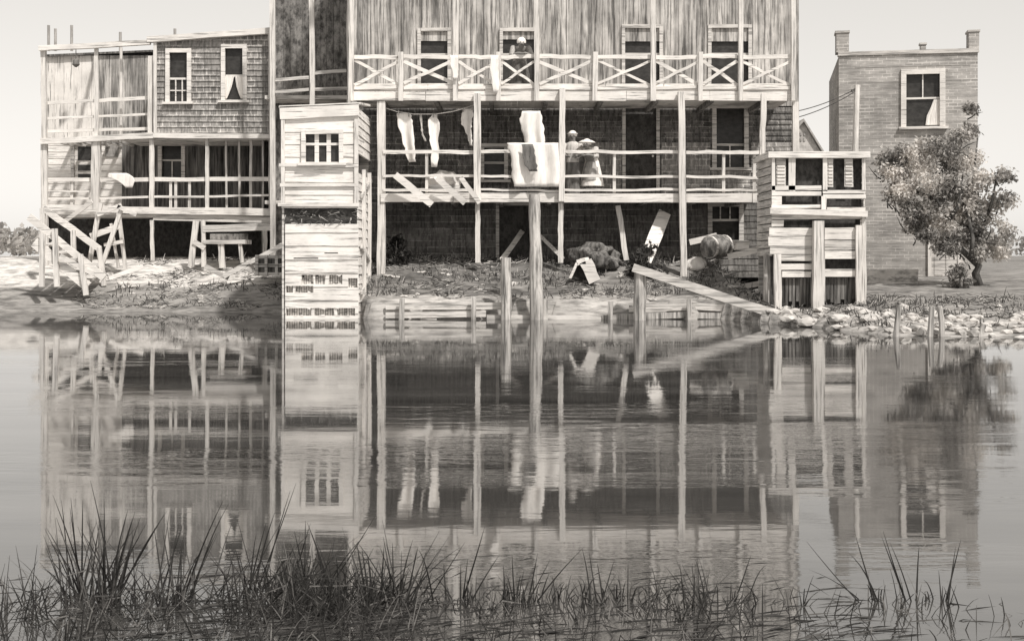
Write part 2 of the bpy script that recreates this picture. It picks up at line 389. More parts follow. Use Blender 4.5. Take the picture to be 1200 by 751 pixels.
# ------------------------------------------------------------------ the ground and the river
def lerp_table(x, t):
    if x <= t[0][0]: return t[0][1]
    for (a, va), (b, vb) in zip(t, t[1:]):
        if x <= b: return va + (vb - va) * (x - a) / (b - a)
    return t[-1][1]
def sstep(a, b, x):
    t = max(0.0, min(1.0, (x - a) / (b - a))); return t * t * (3 - 2 * t)
EDGE = [(-400, 36), (-16, 34.6), (-9, 34.0), (-6, 33.7), (-5.3, 33.2), (-4.4, 32.6), (-3.4, 30.4), (4.9, 30.3), (5.5, 28.6), (6.1, 27.2), (6.5, 25.4), (7.0, 24.0), (9, 23.6), (14, 22.5), (400, 20)]
LEFT = [(0, 0.02), (0.6, 0.16), (2.2, 0.72), (4.1, 1.36), (6, 1.45), (500, 1.5)]
MID = [(0, 0.40), (0.9, 0.62), (3.0, 1.30), (4.4, 1.42), (500, 1.5)]
RIGHT = [(0, 0.02), (1.5, 0.22), (4.5, 0.36), (12, 0.62), (16, 0.84), (40, 1.0), (500, 1.5)]
def near_edge(x): return 4.72 + 0.12 * noise.noise((x * 0.9, 3.3, 0))
def ground_z(x, y):
    ne = near_edge(x)
    if y < ne + 0.6:
        d = ne - y
        return lerp_table(d, [(-0.6, -0.5), (0, 0.0), (0.5, 0.05), (2, 0.12), (8, 0.2), (100, 0.3)])
    e = lerp_table(x, EDGE) + 0.22 * noise.noise((x * 1.3, 7.7, 0)); d = y - e
    if d < 0: return lerp_table(d, [(-3, -0.8), (-0.35, -0.5), (0, 0.0)])
    wl = sstep(-3.5, -5.2, x); wr = sstep(4.9, 6.3, x)
    z = wl * lerp_table(d, LEFT) + wr * lerp_table(d, RIGHT) + max(0, 1 - wl - wr) * lerp_table(d, MID)
    return z + min(1, d) * (0.05 * noise.noise((x * 1.1, y * 1.1, 0)) + 0.03 * noise.noise((x * 4, y * 4, 1)))
def ground_tone(x, y):
    ne = near_edge(x)
    if y < ne + 0.6: return 0.36 + 0.16 * noise.noise((x * 2, y * 2, 5))
    e = lerp_table(x, EDGE) + 0.22 * noise.noise((x * 1.3, 7.7, 0)); d = y - e
    wl = sstep(-3.5, -5.2, x); wr = sstep(4.9, 6.3, x); n1 = noise.noise((x * 0.8, y * 2.0, 5)) + 0.6 * noise.noise((x * 2.5, y * 6, 2))
    l = 0.30 + (0.36 if d > 2.0 + 0.5 * n1 else 0) + 0.08 * n1
    c = (0.38 if d < 0.6 + 0.3 * n1 else 0.18) + 0.12 * n1 + (0.07 if noise.noise((x * .5, y * .9, 31)) > .2 else 0)
    r = (0.42 if d < 2.6 + n1 else 0.27) + 0.16 * n1
    return max(0.07, wl * l + wr * r + max(0, 1 - wl - wr) * c)
def axis(parts):
    out = []
    for a, b, s in parts:
        n = max(1, round((b - a) / s)); out += [a + (b - a) * k / n for k in range(n)]
    return out + [parts[-1][1]]
xs = axis([(-600, -100, 100), (-100, -20, 10), (-20, -12, 1), (-12, 12, 0.14), (12, 20, 1), (20, 100, 10), (100, 600, 100)])
ys = axis([(-300, -20, 70), (-20, 2, 2.2), (2, 7.4, 0.12), (7.4, 20, 1.5), (20, 40, 0.16), (40, 60, 2), (60, 200, 14), (200, 1500, 130)])
g = MB(); nx = len(xs)
for y in ys:
    for x in xs: g.v.append(Vector((x, y, ground_z(x, y)))); g.t.append(ground_tone(x, y))
for j in range(len(ys) - 1):
    for i in range(nx - 1): g.f.append((j * nx + i, j * nx + i + 1, (j + 1) * nx + i + 1, (j + 1) * nx + i))
gr = g.build('ground', 'soil', smooth=True, tone=True); gr['kind'] = 'structure'
w = MB(); w.quad((-600, 4, 0), (600, 4, 0), (600, 40, 0), (-600, 40, 0))
wa = w.build('water', 'water'); wa['kind'] = 'structure'

# ------------------------------------------------------------------ the long central house with its two galleries
FY, WY = 32.5, 35.0
H = thing('gallery_house', 'long dark-walled wooden house with two open galleries and a cross-braced upper railing', 'house', (1.6, WY, 1.4))
xl, xr = X(412, WY), X(932, WY)
zd1, zd2 = Z(231, FY), Z(112, FY)             # the two deck levels
def hole(a, b, c, d, Y): return (X(a, Y), X(b, Y), Z(d, Y), Z(c, Y))
up = [hole(492, 526, 36, 98, WY), hole(588, 629, 36, 98, WY), hole(731, 774, 32, 102, WY), hole(832, 878, 32, 102, WY)]
fl = [hole(733, 769, 124, 224, WY), hole(838, 873, 123, 196, WY), hole(566, 592, 172, 210, WY)]
bs = [hole(585, 622, 241, 303, WY), hole(833, 867, 241, 286, WY)]
board_wall(MB(), xl, xr, zd2 + 0.02, 10.4, WY, up).build('upper_wall', 'board_v', H)
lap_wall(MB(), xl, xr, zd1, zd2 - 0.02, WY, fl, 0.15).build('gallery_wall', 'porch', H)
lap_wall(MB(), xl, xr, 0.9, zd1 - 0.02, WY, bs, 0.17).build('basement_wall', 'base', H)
MB().box(xl - 0.1, xl, WY + 0.02, 43, 0.9, 10.4).build('side_wall', 'board_v', H)
MB().box(xr, xr + 0.1, WY + 0.02, 43, 0.9, 10.4).build('side_wall', 'board_v', H)
MB().box(xl, xr, 42.9, 43, 0.9, 10.4).build('back_wall', 'board_v', H)
MB().hexa([(xl - 0.3, WY - 0.35, 10.4), (xr + 0.3, WY - 0.35, 10.4), (xr + 0.3, 43.3, 11.6), (xl - 0.3, 43.3, 11.6), (xl - 0.3, WY - 0.35, 10.55), (xr + 0.3, WY - 0.35, 10.55), (xr + 0.3, 43.3, 11.75), (xl - 0.3, 43.3, 11.75)]).build('roof', 'board_dark', H)
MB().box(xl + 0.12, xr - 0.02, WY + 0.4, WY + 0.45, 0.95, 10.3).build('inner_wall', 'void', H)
for i, h in enumerate(up): window(H, h, WY - 0.012, 1, 1, 1, 0.06, 'pale', mid=0.55, sill=i < 2, blind=(0.2, 0.17, 0.24, 0.24)[i])
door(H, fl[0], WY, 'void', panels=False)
window(H, fl[1], WY - 0.02, 2, 1, 0, 0.09, 'pale', mid=0.36)
window(H, fl[2], WY - 0.02, 1, 1, 1, 0.08, 'pale')
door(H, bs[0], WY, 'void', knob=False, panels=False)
window(H, bs[1], WY - 0.02, 3, 0, 1, 0.09, 'pale', mid=0.62)
# pale wainscot boards on the lower half of the gallery wall
def wains(a, b): lap_wall(MB(), X(a, WY), X(b, WY), zd1 + 0.02, Z(168, WY), WY - 0.05, (), 0.12, 0.02).build('wainscot', 'shingle', H)
wains(690, 728); wains(775, 832); wains(880, 926)
lap_wall(MB(), X(833, WY), X(879, WY), zd1 + 0.02, Z(200, WY), WY - 0.05, (), 0.12, 0.02).build('wainscot', 'shingle', H)
# decks
xfl, xfr = X(413, FY), X(932, FY)
for nm, zd, a, b in (('upper_deck', zd2, xfl, xfr), ('lower_deck', zd1, X(446, FY), X(898, FY))):
    m = MB(); x = a
    while x < b: xe = min(b, x + 0.16); m.box(x, xe - 0.006, FY + 0.06, WY - 0.06, zd - 0.05, zd); x = xe
    d_ = m.build(nm, 'pale', H)
    m = MB(); x = a; ht = 0.235
    while x < b - 0.01:
        xe = min(b, x + random.uniform(1.6, 3.2)); m.box(x, xe - 0.01, FY - 0.03, FY + 0.05, zd - 0.13 + random.uniform(-.012, .012), zd + 0.10 + random.uniform(-.012, .012), 0.008); x = xe
    m.build('fascia', 'white', d_)
    for k in range(8): xx = a + (b - a) * (k + 0.5) / 8; MB().box(xx - 0.05, xx + 0.05, FY + 0.06, WY - 0.06, zd - 0.17, zd - 0.052).build('joist', 'mid_dark', d_)
m = MB(); x = xfl
while x < xfr - 0.01:
    xe = min(xfr, x + random.uniform(1.2, 2.2)); m.box(x, xe - 0.012, FY - 0.02, FY + 0.035, zd2 + 0.112, zd2 + 0.29, 0.012); x = xe
m.build('kick_board', 'white', H)
# upper railing with crossed braces
rp = [412, 470, 534, 584, 629, 697, 765, 820, 867, 929]
tall = {412, 534, 629, 765, 867, 929}
for k, px in enumerate(rp):
    x = X(px, FY); t = Z(-40, FY) if px in tall else Z(62, FY)
    MB().bar((x, FY - 0.09, Z(119, FY)), (x + random.uniform(-.02, .02), FY - 0.09, t), 0.13 if px in (534, 697, 765) else 0.115, 0.11, n=5, wob=0.008).build('gallery_post', 'post', H)
for a, b in zip(rp, rp[1:]):
    m = MB(); pa, pb = a + 3.2, b - 3.2
    m.bar(P(pa, 67 + random.uniform(-1, 1), FY), P(pb, 67 + random.uniform(-1, 1), FY), 0.10, 0.08, n=5, wob=0.018)
    m.build('handrail', 'white', H)
    MB().bar(P(pa, 103.5, FY - 0.03), P(pb, 103 + random.uniform(-1, 1), FY - 0.03), 0.075, 0.06, n=3, wob=0.008).build('bottom_rail', 'white', H)
    j = lambda: random.uniform(-1.5, 1.5)
    MB().bar(P(pa, 72 + j(), FY + 0.01), P(pb, 99 + j(), FY + 0.01), random.uniform(.06, .09), 0.035, n=4, wob=0.015).build('brace', 'white', H)
    MB().bar(P(pa, 99 + j(), FY - 0.035), P(pb, 72 + j(), FY - 0.035), random.uniform(.055, .085), 0.035, n=4, wob=0.015).build('brace', 'white', H)
# posts under the upper deck
for px, y0, y1, wd, Y, dx in ((447, 119, 372, 0.20, FY + 0.1, 0), (560, 110, 236, 0.17, FY - 0.12, -1), (658, 104, 236, 0.15, FY - 0.12, 1), (801, 108, 330, 0.16, FY - 0.14, -3), (893, 110, 182, 0.13, FY, 2),
                              (560, 238, 308, 0.12, FY + 0.15, 0), (657, 238, 308, 0.13, FY + 0.15, 0), (893, 180, 362, 0.14, FY + 0.1, 0)):
    MB().bar((X(px + dx, Y), Y, Z(y0, Y)), (X(px, Y), Y, Z(y1, Y)), wd, wd * 0.9, n=7, wob=0.012).build('gallery_post', 'post', H)
MB().bar(P(932, 120, FY), P(934, 300, FY), 0.16, 0.15, n=4, wob=0.01).build('gallery_post', 'post', H)
MB().bar(P(724, 241, FY + 0.5), P(734, 305, FY + 0.5), 0.13, 0.11, n=4, wob=0.012).build('gallery_post', 'post', H)
# lower railing
for a, b in ((449, 558), (562, 656), (661, 799), (804, 892)):
    for y, t in ((178, 0.085), (207, 0.06), (223, 0.06)):
        MB().bar(P(a, y + random.uniform(-1, 1), FY), P(b, y + random.uniform(-1, 1.5), FY), t * random.uniform(.85, 1.15), 0.05, n=7, wob=0.02).build('handrail' if y < 190 else 'bottom_rail', 'white', H)
for px in (720, 848, 884, 500): MB().bar(P(px, 180, FY + 0.05), P(px, 226, FY + 0.05), 0.075, 0.05, n=2, wob=0.006).build('baluster', 'post', H)

# ------------------------------------------------------------------ the dark bay between the houses
B = thing('link_building', 'narrow dark boarded building with bare posts and two rails, squeezed between the two houses', 'building', (-7, 37.5, 1.4))
bx0, bx1 = X(316, 37.4), X(414, 37.4)
board_wall(MB(), bx0 + .02, bx1, 0.9, 10.0, 37.5).build('wall', 'mid_dark', B)
MB().box(bx0 + .02, bx1, 37.6, 42.5, 0.9, 10.0).build('rear_block', 'mid_dark', B)
MB().box(bx0 - 0.02, bx1 + 0.02, 37.0, 42.6, 10.0, 10.15).build('roof', 'board_dark', B)
for px, y1 in ((319, 300), (365, 130), (409, 200)):
    MB().bar(P(px, -40, 36.3), P(px + 1, y1, 36.3), 0.14, 0.12, n=6, wob=0.012).build('post', 'post', B)
for a, b, y0, y1 in ((322, 362, 94, 91), (368, 406, 86, 83), (322, 362, 108, 105), (368, 407, 105, 104)):
    MB().bar(P(a, y0, 36.3), P(b, y1, 36.3), 0.09, 0.06, n=3, wob=0.01).build('rail', 'pale', B)
for zz in (Z(112, 36.4), Z(235, 36.4)): MB().box(bx0 + .05, bx1 - .05, 36.4, 37.45, zz - 0.1, zz).build('floor_slab', 'pale', B)

# ------------------------------------------------------------------ the left house
LF, LW = 38.0, 40.2
L = thing('porch_house', 'two-storey house with grey shingled upper wall and open porches, at the left end', 'house', (-10.5, LW, 1.4))
slope = lambda x: Z(50, LF) + (x - X(180, LF)) / (X(318, LF) - X(180, LF)) * (Z(39, LF) - Z(50, LF))
lw = [hole(198, 221, 61, 119, LF), hole(263, 286, 56, 117, LF)]
lap_wall(MB(), X(181, LF), X(316, LF), Z(156, LF), slope(X(318, LF)), LF, lw, 0.17, 0.03, slope).build('shingled_wall', 'shingle', L)
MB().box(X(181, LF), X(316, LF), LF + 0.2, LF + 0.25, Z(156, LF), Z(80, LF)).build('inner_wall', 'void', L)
window(L, lw[0], LF - 0.02, 3, 2, 0, 0.09, 'white', mid=0.46)
window(L, lw[1], LF - 0.02, 1, 1, 0, 0.09, 'white', mid=0.46, curtain=[(-1, [(0.02, 0.10), (0.12, 0.22), (0.25, 0.36), (0.45, 0.49)]), (1, [(0.02, 0.14), (0.12, 0.26), (0.25, 0.38), (0.45, 0.47)])])
lwx0, lwx1 = X(54, LW), X(322, LW)
wl_ = [hole(189, 214, 168, 208, LW)]
zf1, zf2 = Z(250, LF), Z(160, LF)
board_wall(MB(), X(143, LW), lwx1, zf1, zf2, LW, wl_, 0.15).build('porch_wall', 'board_dark', L)
window(L, wl_[0], LW - 0.02, 2, 1, 0, 0.09, 'white', mid=0.5)
dh = [hole(87, 111, 170, 243, LW)]
lap_wall(MB(), lwx0, X(143, LW), zf1, zf2, LW, dh, 0.2, 0.02).build('porch_wall', 'white', L)
door(L, dh[0], LW, 'white', panels=False)
for a, b in ((172, 188), (193, 200), (204, 212)): MB().box(X(91, LW), X(107, LW), LW + 0.03, LW + 0.058, Z(b, LW), Z(a, LW)).build('door_pane', 'glass', L)
MB().box(X(124, LW), X(139, LW), LW - 0.05, LW - 0.03, Z(184, LW), Z(170, LW)).build('shutter', 'shingle', L)
board_wall(MB(), X(54, LW), X(112, LW), zf2, Z(52, LF), LW, (), 0.3).build('upper_porch_wall', 'white_v', L)  # paler end and darker boards beside it put sun and shade into tone
board_wall(MB(), X(112, LW), X(182, LW), zf2, Z(52, LF), LW - 0.02, (), 0.16).build('upper_porch_wall', 'board_v', L)
MB().bar(P(66, 62, LW - 0.3), P(104, 110, LW - 0.3), 0.5, 0.03).build('awning', 'white', L) if False else None
for bb in ((lwx0, lwx1, 45.9, 46), (lwx0 - .08, lwx0 - .002, LW, 46), (lwx1 + 0.002, lwx1 + .06, LW - 2.1, 46)): MB().box(*bb, 1.0, Z(62, LF)).build('outer_wall', 'board_v', L)
MB().bar(P(50, 56, LF), P(58, 56, LW), .1).build('roof_beam', 'pale', L); MB().bar(P(113, 53, LF), P(116, 55, LW), .1).build('roof_beam', 'pale', L)  # bare beams in place of a porch roof, left open for sunlight
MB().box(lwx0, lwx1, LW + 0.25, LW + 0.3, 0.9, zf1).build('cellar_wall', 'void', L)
# roof edge, beams and floors
MB().bar(P(46, 57, LF - 0.1), P(176, 50, LF - 0.1), 0.14, 0.16, n=4, wob=0.012).build('roof_edge', 'white', L)
MB().bar(P(173, 47, LF - 0.1), P(319, 36.5, LF - 0.1), 0.17, 0.2, n=4, wob=0.01).build('roof_edge', 'white', L)
zr = Z(54, LF)
MB().hexa([(X(50, LW), LW - .15, zr), (X(180, LW), LW - .15, zr + .15), (X(180, LW), 46.2, zr + .6), (lwx0 - .2, 46.2, zr + .5), (X(50, LW), LW - .15, zr + .06), (X(180, LW), LW - .15, zr + .21), (X(180, LW), 46.2, zr + .66), (lwx0 - .2, 46.2, zr + .56)]).build('roof', 'board_dark', L)
MB().hexa([(X(180, LF), LF, slope(X(180, LF))), (X(319, LF), LF, slope(X(319, LF))), (lwx1 + .06, 46.2, zr + .5), (X(180, LW), 46.2, zr + .5), (X(180, LF), LF, slope(X(180, LF)) + .07), (X(319, LF), LF, slope(X(319, LF)) + .07), (lwx1 + .06, 46.2, zr + .57), (X(180, LW), 46.2, zr + .57)]).build('roof', 'board_dark', L)
MB().bar(P(48, 166, LF - 0.1), P(180, 159, LF - 0.1), 0.16, 0.16, n=4, wob=0.012).build('floor_beam', 'white', L)
MB().bar(P(180, 159, LF - 0.1), P(322, 160, LF - 0.1), 0.14, 0.16, n=4, wob=0.012).build('floor_beam', 'white', L)
MB().box(X(140, LF), X(320, LF), LF + 0.02, LW - 0.05, zf2 - 0.1, zf2 - 0.03).build('upper_floor', 'pale', L)
for k in range(6): MB().box(X(54 + k * 15, LF), X(54 + k * 15, LF) + .09, LF + 0.02, LW - 0.05, zf2 - 0.12, zf2 - 0.03).build('floor_joist', 'pale', L)  # open joists in place of floor boards, made to let sun reach the wall
MB().box(X(50, LF), X(320, LF), LF + 0.02, LW - 0.05, zf1 - 0.1, zf1 - 0.03).build('lower_floor', 'pale', L)
MB().bar(P(50, 244, LF - 0.04), P(322, 249, LF - 0.04), 0.20, 0.10, n=8, wob=0.016).build('floor_beam', 'white', L)
MB().bar(P(180, 254.5, LF + 0.05), P(322, 258, LF + 0.05), 0.17, 0.10, n=5, wob=0.014).build('floor_beam', 'pale', L)
# porch posts and rails
for a, b, wd in (((51, 58, 0), (52, 166, 0), .15), ((52, 166, 0), (53, 312, 0), .17), ((113, 54, 0), (113, 160, 0), .11), ((142, 56, .3), (142, 159, .3), .07), ((176, 66, -.1), (176, 158, -.1), .12), ((182, 50, -.1), (182, 158, -.1), .09),
                 ((113, 164, 0), (112, 246, 0), .24), ((178, 164, 0), (178, 246, 0), .13), ((178, 258, 0), (179, 306, 0), .10), ((243, 160, 0), (243, 250, 0), .10), ((265, 160, .5), (266, 246, .5), .06), ((280, 160, .5), (281, 246, .5), .06),
                 ((294, 160, .3), (294, 246, .3), .08), ((317, 34, -.12), (318, 160, -.12), .12), ((317, 162, 0), (317, 250, 0), .10), ((311, 262, .1), (311, 315, .1), .12)):
    MB().bar(P(a[0], a[1], LF + a[2]), P(b[0], b[1], LF + b[2]), wd, wd * 0.8, n=5, wob=0.01).build('porch_post', 'post', L)
for a, b, t in (((56, 121, 0), (175, 115, 0), .10), ((56, 139, 0), (175, 134, 0), .07), ((56, 154, 0), (175, 151, 0), .09), ((55, 211, 0), (317, 210, 0), .12), ((55, 233, 0), (317, 229, 0), .06), ((55, 224, .05), (110, 225, .05), .05)):
    MB().bar(P(a[0], a[1], LF + 0.06), P(b[0], b[1], LF + 0.06), t, 0.05, n=8, wob=0.014).build('handrail', 'white', L)
for px in (84, 200, 206, 222): MB().bar(P(px, 213, LF + .1), P(px, 245, LF + .1), .08, .03).build('baluster', 'post', L)
MB().tube([P(89, 58, LF + 1.2), P(89, 69, LF + 1.2), P(89, 71, LF + 1.2), P(89, 76, LF + 1.2), P(89, 79, LF + 1.2)], [0.012, 0.02, 0.09, 0.12, 0.03]).build('lantern', 'cloth_dark', L)
for px, t in ((57, 30), (65, 34), (84, 30), (141, 38), (205, 34)):
    tag(MB().tube([P(px, 60, 44.5), P(px, t, 44.5)], 0.05).build('stovepipe', 'cloth_mid', L), None)

# ------------------------------------------------------------------ the tall white privy over the water
TY = 30.5
T = thing('privy_tower', 'tall narrow white boarded privy standing in the water with a small three-light window', 'outhouse', (X(375, TY), TY, 0))
tx0, tx1 = X(330, TY), X(420, TY)
tw = [hole(357, 399, 156, 190, TY)]
lap_wall(MB(), tx0, tx1, Z(244, TY), Z(131, TY), TY, tw, 0.30, 0.022).build('upper_wall', 'white', T)
window(T, tw[0], TY - 0.01, 3, 1, 1, 0.07, 'white', mid=0.62, mun=0.10)
MB().bar((tx0 - 0.03, TY - 0.05, Z(133, TY)), (tx1 + 0.02, TY - 0.05, Z(129, TY)), 0.28, 0.06, n=4, wob=0.006).build('cornice', 'white', T)
for y, e in ((194, 0.02), (217, 0.0), (240, 0.05)): MB().box(tx0 - e - .03, tx1 + e * .3, TY - 0.07, TY - 0.026, Z(y + 2, TY), Z(y - 2, TY), 0.01).build('batten', 'white', T)
for s in (tx0 + 0.04, tx1 - 0.04): MB().box(s - 0.045, s + 0.045, TY - 0.064, TY - 0.025, Z(239, TY), Z(140, TY), 0.006).build('corner_board', 'white_v', T)
lo = [hole(353, 401, 322, 333, TY), hole(335, 367, 335, 343, TY), hole(408, 419, 326, 337, TY), hole(335, 416, 361, 370, TY), hole(344, 373, 302, 303.4, TY), hole(380, 396, 296, 297.2, TY)]
lw_ = MB()
for k in range(30): MB().box(X(336 + k * 2.8, TY), X(338.2 + k * 2.8, TY), TY + .13, TY + .15, -.5, Z(random.uniform(316, 326), TY))  .build('slat', 'pale', T)
for a, b, c, d in lo[:4]:                          # splintered board ends round the gaps
    x = a
    while x < b:
        wd_ = random.uniform(.06, .22)
        for zz, sg in ((c, 1), (d, -1)):
            if random.random() < .3: lw_.poly([(x, TY + .012, zz - .01 * sg), (min(b, x + wd_), TY + .012, zz - .01 * sg), (x + wd_ * random.uniform(.1, .9), TY + .014, zz + sg * random.uniform(.015, .05))])
        x += wd_ * random.uniform(.8, 2.2)
for px, c, d in ((368, 320, 336), (384, 321, 335), (345, 334, 345), (367, 359, 372), (393, 360, 372)): lw_.bar(P(px, c, TY + .06), P(px + random.uniform(-2, 2), d, TY + .06), random.uniform(.04, .09), .03)
lap_wall(lw_, X(334, TY), tx1, -0.5, Z(263, TY), TY + 0.03, lo, 0.31, 0.024).build('lower_wall', 'white', T)
TB = 33.0
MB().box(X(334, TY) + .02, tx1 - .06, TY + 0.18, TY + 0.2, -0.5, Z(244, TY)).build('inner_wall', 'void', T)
side_holes = [(31.3, 32.1, Z(190, 31.5), Z(165, 31.5))]
m = MB(); z = -0.5
while z < Z(131, TY):                             # the side towards the gallery house
    zt = z + 0.22
    if not (3.42 < z < 3.8): m.hexa([(tx1 - 0.04, TY + 0.05, z), (tx1 + 0.015, TY + 0.05, z), (tx1 + 0.015, TB, z), (tx1 - 0.04, TB, z), (tx1 - 0.04, TY + 0.05, zt - .015), (tx1 - 0.005, TY + 0.05, zt - .015), (tx1 - 0.005, TB, zt - .015), (tx1 - 0.04, TB, zt - .015)])
    z = zt
m.build('side_wall', 'white', T)
MB().box(tx0, tx0 + 0.05, TY + 0.05, TB, -0.5, Z(133, TY)).build('side_wall', 'pale', T)
MB().box(tx0 + .05, tx1 - .04, TB - 0.04, TB, -0.5, Z(131, TY)).build('back_wall', 'pale', T)
MB().hexa([(tx0 - .05, TY - .08, Z(127, TY)), (tx1 + .06, TY - .08, Z(123, TY)), (tx1 + .06, TB + .1, Z(123, TY) + .25), (tx0 - .05, TB + .1, Z(127, TY) + .25), (tx0 - .05, TY - .08, Z(127, TY) + .05), (tx1 + .06, TY - .08, Z(123, TY) + .05), (tx1 + .06, TB + .1, Z(123, TY) + .3), (tx0 - .05, TB + .1, Z(127, TY) + .3)]).build('roof', 'white', T)
for yy in (31.2, 32.4): MB().bar((tx1 + 0.06, yy, -0.5), (tx1 + 0.05, yy, Z(200, 31.5)), 0.09, 0.1, n=5, wob=0.01).build('side_post', 'post', T)
for zz, dz in ((0.6, 0.5), (1.7, -0.4), (2.9, 0.5)): MB().bar((tx1 + 0.05, 30.7, zz), (tx1 + 0.05, 32.9, zz + dz), 0.08, 0.05, up=(1, 0, 0)).build('brace', 'pale', T)
m = MB()
for k in range(170):                              # straw and rags stuffed in the gap below the floor
    a = P(random.uniform(334, 418), random.uniform(243, 262), TY - random.uniform(-0.1, 0.03)); d = Vector((random.uniform(-.22, .22), random.uniform(-.02, .02), random.uniform(-.13, .05)))
    q = Vector((-d.z, 0, d.x)).normalized() * 0.012; m.quad(a - q, a + q, a + d + q * .3, a + d - q * .3, random.choice((0.05, 0.08, 0.12, 0.45)))
sb = m.build('straw', 'litter', T, tone=True); sb['kind'] = 'stuff'
MB().box(tx0 + .06, tx1 - .06, TY + 0.08, TY + 0.12, Z(263, TY), Z(243, TY)).build('gap_shade', 'void', T)  # dark sheet giving the open gap its shade

# ------------------------------------------------------------------ the small flat-topped privy at the right
QY, QB = 29.0, 30.7
Q = thing('privy_hut', 'flat-topped white boarded privy on posts above the rubble, beside the brick house', 'outhouse', (X(958, QY), QY, 0.2))
qx0, qx1 = X(904, QY), X(1014, QY)
MB().box(qx0 - .08, qx1 + .08, QY - .1, QB + .1, Z(185, QY), Z(178, QY), 0.012).build('roof', 'white', Q)
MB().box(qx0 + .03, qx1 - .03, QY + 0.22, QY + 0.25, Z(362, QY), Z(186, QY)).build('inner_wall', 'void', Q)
def qb(a, b, c, d, name='board', mat='white', y=0.0, th=0.03): return MB().box(X(a, QY), X(b, QY), QY + y - th, QY + y, Z(d, QY), Z(c, QY), 0.008).build(name, mat, Q)
for a, b in ((904, 908), (924, 932), (964, 969), (1010, 1014)): qb(a, b, 185, 224, 'mullion', 'white_v')
for a, b in ((910, 921), (970, 977), (990, 1000)):
    s = qb(a, b, 186, 219, 'shutter', 'pale', 0.05)
    m = MB()
    for k in range(7): m.box(X(a + 1, QY), X(b - 1, QY), QY + 0.0, QY + 0.018, Z(190 + k * 4 + 2, QY), Z(190 + k * 4, QY))
    m.build('louvre', 'white', s)
for c, d in ((218, 223), (224.5, 229.5)): qb(904, 962, c, d)
for c, d in ((223, 227), (228, 233)): qb(964, 1014, c, d)
qb(904, 916, 230, 240); qb(962, 968, 230, 246, 'mullion', 'white_v', -0.032); qb(904, 962, 240, 244); qb(969, 1014, 243, 247)
MB().bar(P(902, 247, QY - .1), P(1016, 251, QY - .1), 0.13, 0.14, n=3, wob=0.006).build('ledge', 'white', Q)
qb(904, 1012, 251, 257); qb(904, 918, 258, 266); qb(1008, 1012, 258, 266)
qb(901, 955, 267, 277); qb(900, 955, 277.6, 288); qb(902, 954, 288.5, 298, mat='pale'); qb(914, 954, 299, 306); qb(914, 953, 309, 316); qb(916, 950, 318, 325)
qb(966, 1003, 267, 281); qb(966, 1004, 282, 293, mat='pale'); qb(966, 1004, 294, 303); qb(966, 1003, 315, 324)
for k in range(9): qb(917 + k * 4.2, 920.4 + k * 4.2, 326, 356 + random.uniform(-4, 9), 'slat', 'board_dark', 0.12)
for k in range(9): qb(966 + k * 4.2, 969.5 + k * 4.2, 325, 354 + random.uniform(-4, 8), 'slat', 'board_dark', 0.12)
for px, a, b, wd, yy in ((959, 259, 372, .24, -.16), (911, 298, 372, .15, -.12), (1006, 264, 374, .13, -.08), (1012, 252, 376, .09, -.04)):
    MB().bar(P(px, a, QY + yy), P(px + random.uniform(-1, 1), b, QY + yy), wd, wd * .8, n=5, wob=0.01).build('post', 'post', Q)
for px in (897, 902): MB().bar(P(px, 298, QY + .3), P(px, 372, QY + .3), .08, .08, n=3, wob=.01).build('post', 'pile', Q)
m = MB(); m2 = MB(); z = Z(300, QY)
while z < Z(188, QY): m.box(qx0, qx0 + .03, QY + .03, QB, z, z + 0.16); m2.box(qx1 - .03, qx1, QY + .03, QB, z, z + 0.16); z += 0.185
m.build('side_wall', 'pale', Q); m2.build('side_wall', 'pale', Q)
MB().box(qx0 + .03, qx1 - .03, QB - .04, QB, 0.3, Z(188, QY)).build('back_wall', 'pale', Q)

# ------------------------------------------------------------------ the brick house
KY = 40.0
kx = X(983, KY)
K = thing('brick_house', 'square brick house with a tall sash window and a low parapet between corner stacks', 'house', (kx, KY, 0.6), R(-11))
kw, kt = 4.1, Z(66, KY) - 0.6
kh = [(1.98, 3.02, Z(148, 39.5) - 0.6, Z(86, 39.5) - 0.6)]
lap_wall(MB(), 0, kw, 0, kt, 0, kh, 0.25, 0.004).build('front_wall', 'brick', K, local=True)
MB().box(0, 0.2, 0.02, 6, 0, kt).build('side_wall', 'brick', K, local=True)
MB().box(kw - 0.2, kw, 0.02, 6, 0, kt).build('side_wall', 'brick', K, local=True)
MB().box(0.2, kw - 0.2, 5.8, 6, 0, kt).build('back_wall', 'brick', K, local=True)
MB().box(0.2, kw - .2, 0.2, 5.8, kt - .5, kt - .4).build('roof', 'board_dark', K, local=True)
MB().box(0.3, kw - .3, 0.3, 0.34, 0.2, kt - .6).build('inner_wall', 'void', K, local=True)
MB().box(-0.03, kw + .03, -0.05, 0.24, kt, kt + .12, 0.012).build('parapet_coping', 'pale', K, local=True)
for i in range(4): MB().box(0.5 + i * .01, 3.9 - i * .3, -0.012, -0.004, kt - .38 - i * .2, kt - .35 - i * .2).build('string_course', 'brick', K, local=True) if i == 0 else None
for a, b, c, d, h in ((-0.08, 0.30, 0.0, 0.6, .72), (kw - .26, kw + .04, 0.0, .5, .62), (2.78, 2.95, 3.0, 3.3, .75)):
    c_ = MB().box(a, b, c, d, kt + .121, kt + h, 0.01).build('chimney', 'brick', K, local=True)
    MB().box(a - .03, b + .03, c - .03, d + .03, kt + h, kt + h + .06).build('cap', 'pale', c_, local=True)
window(K, kh[0], -0.01, 2, 0, 1, 0.13, 'white', mid=0.53, curtain=[(1, [(0.02, 0.42), (0.2, 0.38), (0.36, 0.26), (0.5, 0.18)])], local=True)
dr = MB().box(2.75, 3.5, -0.05, -0.01, 0.15, 1.75)
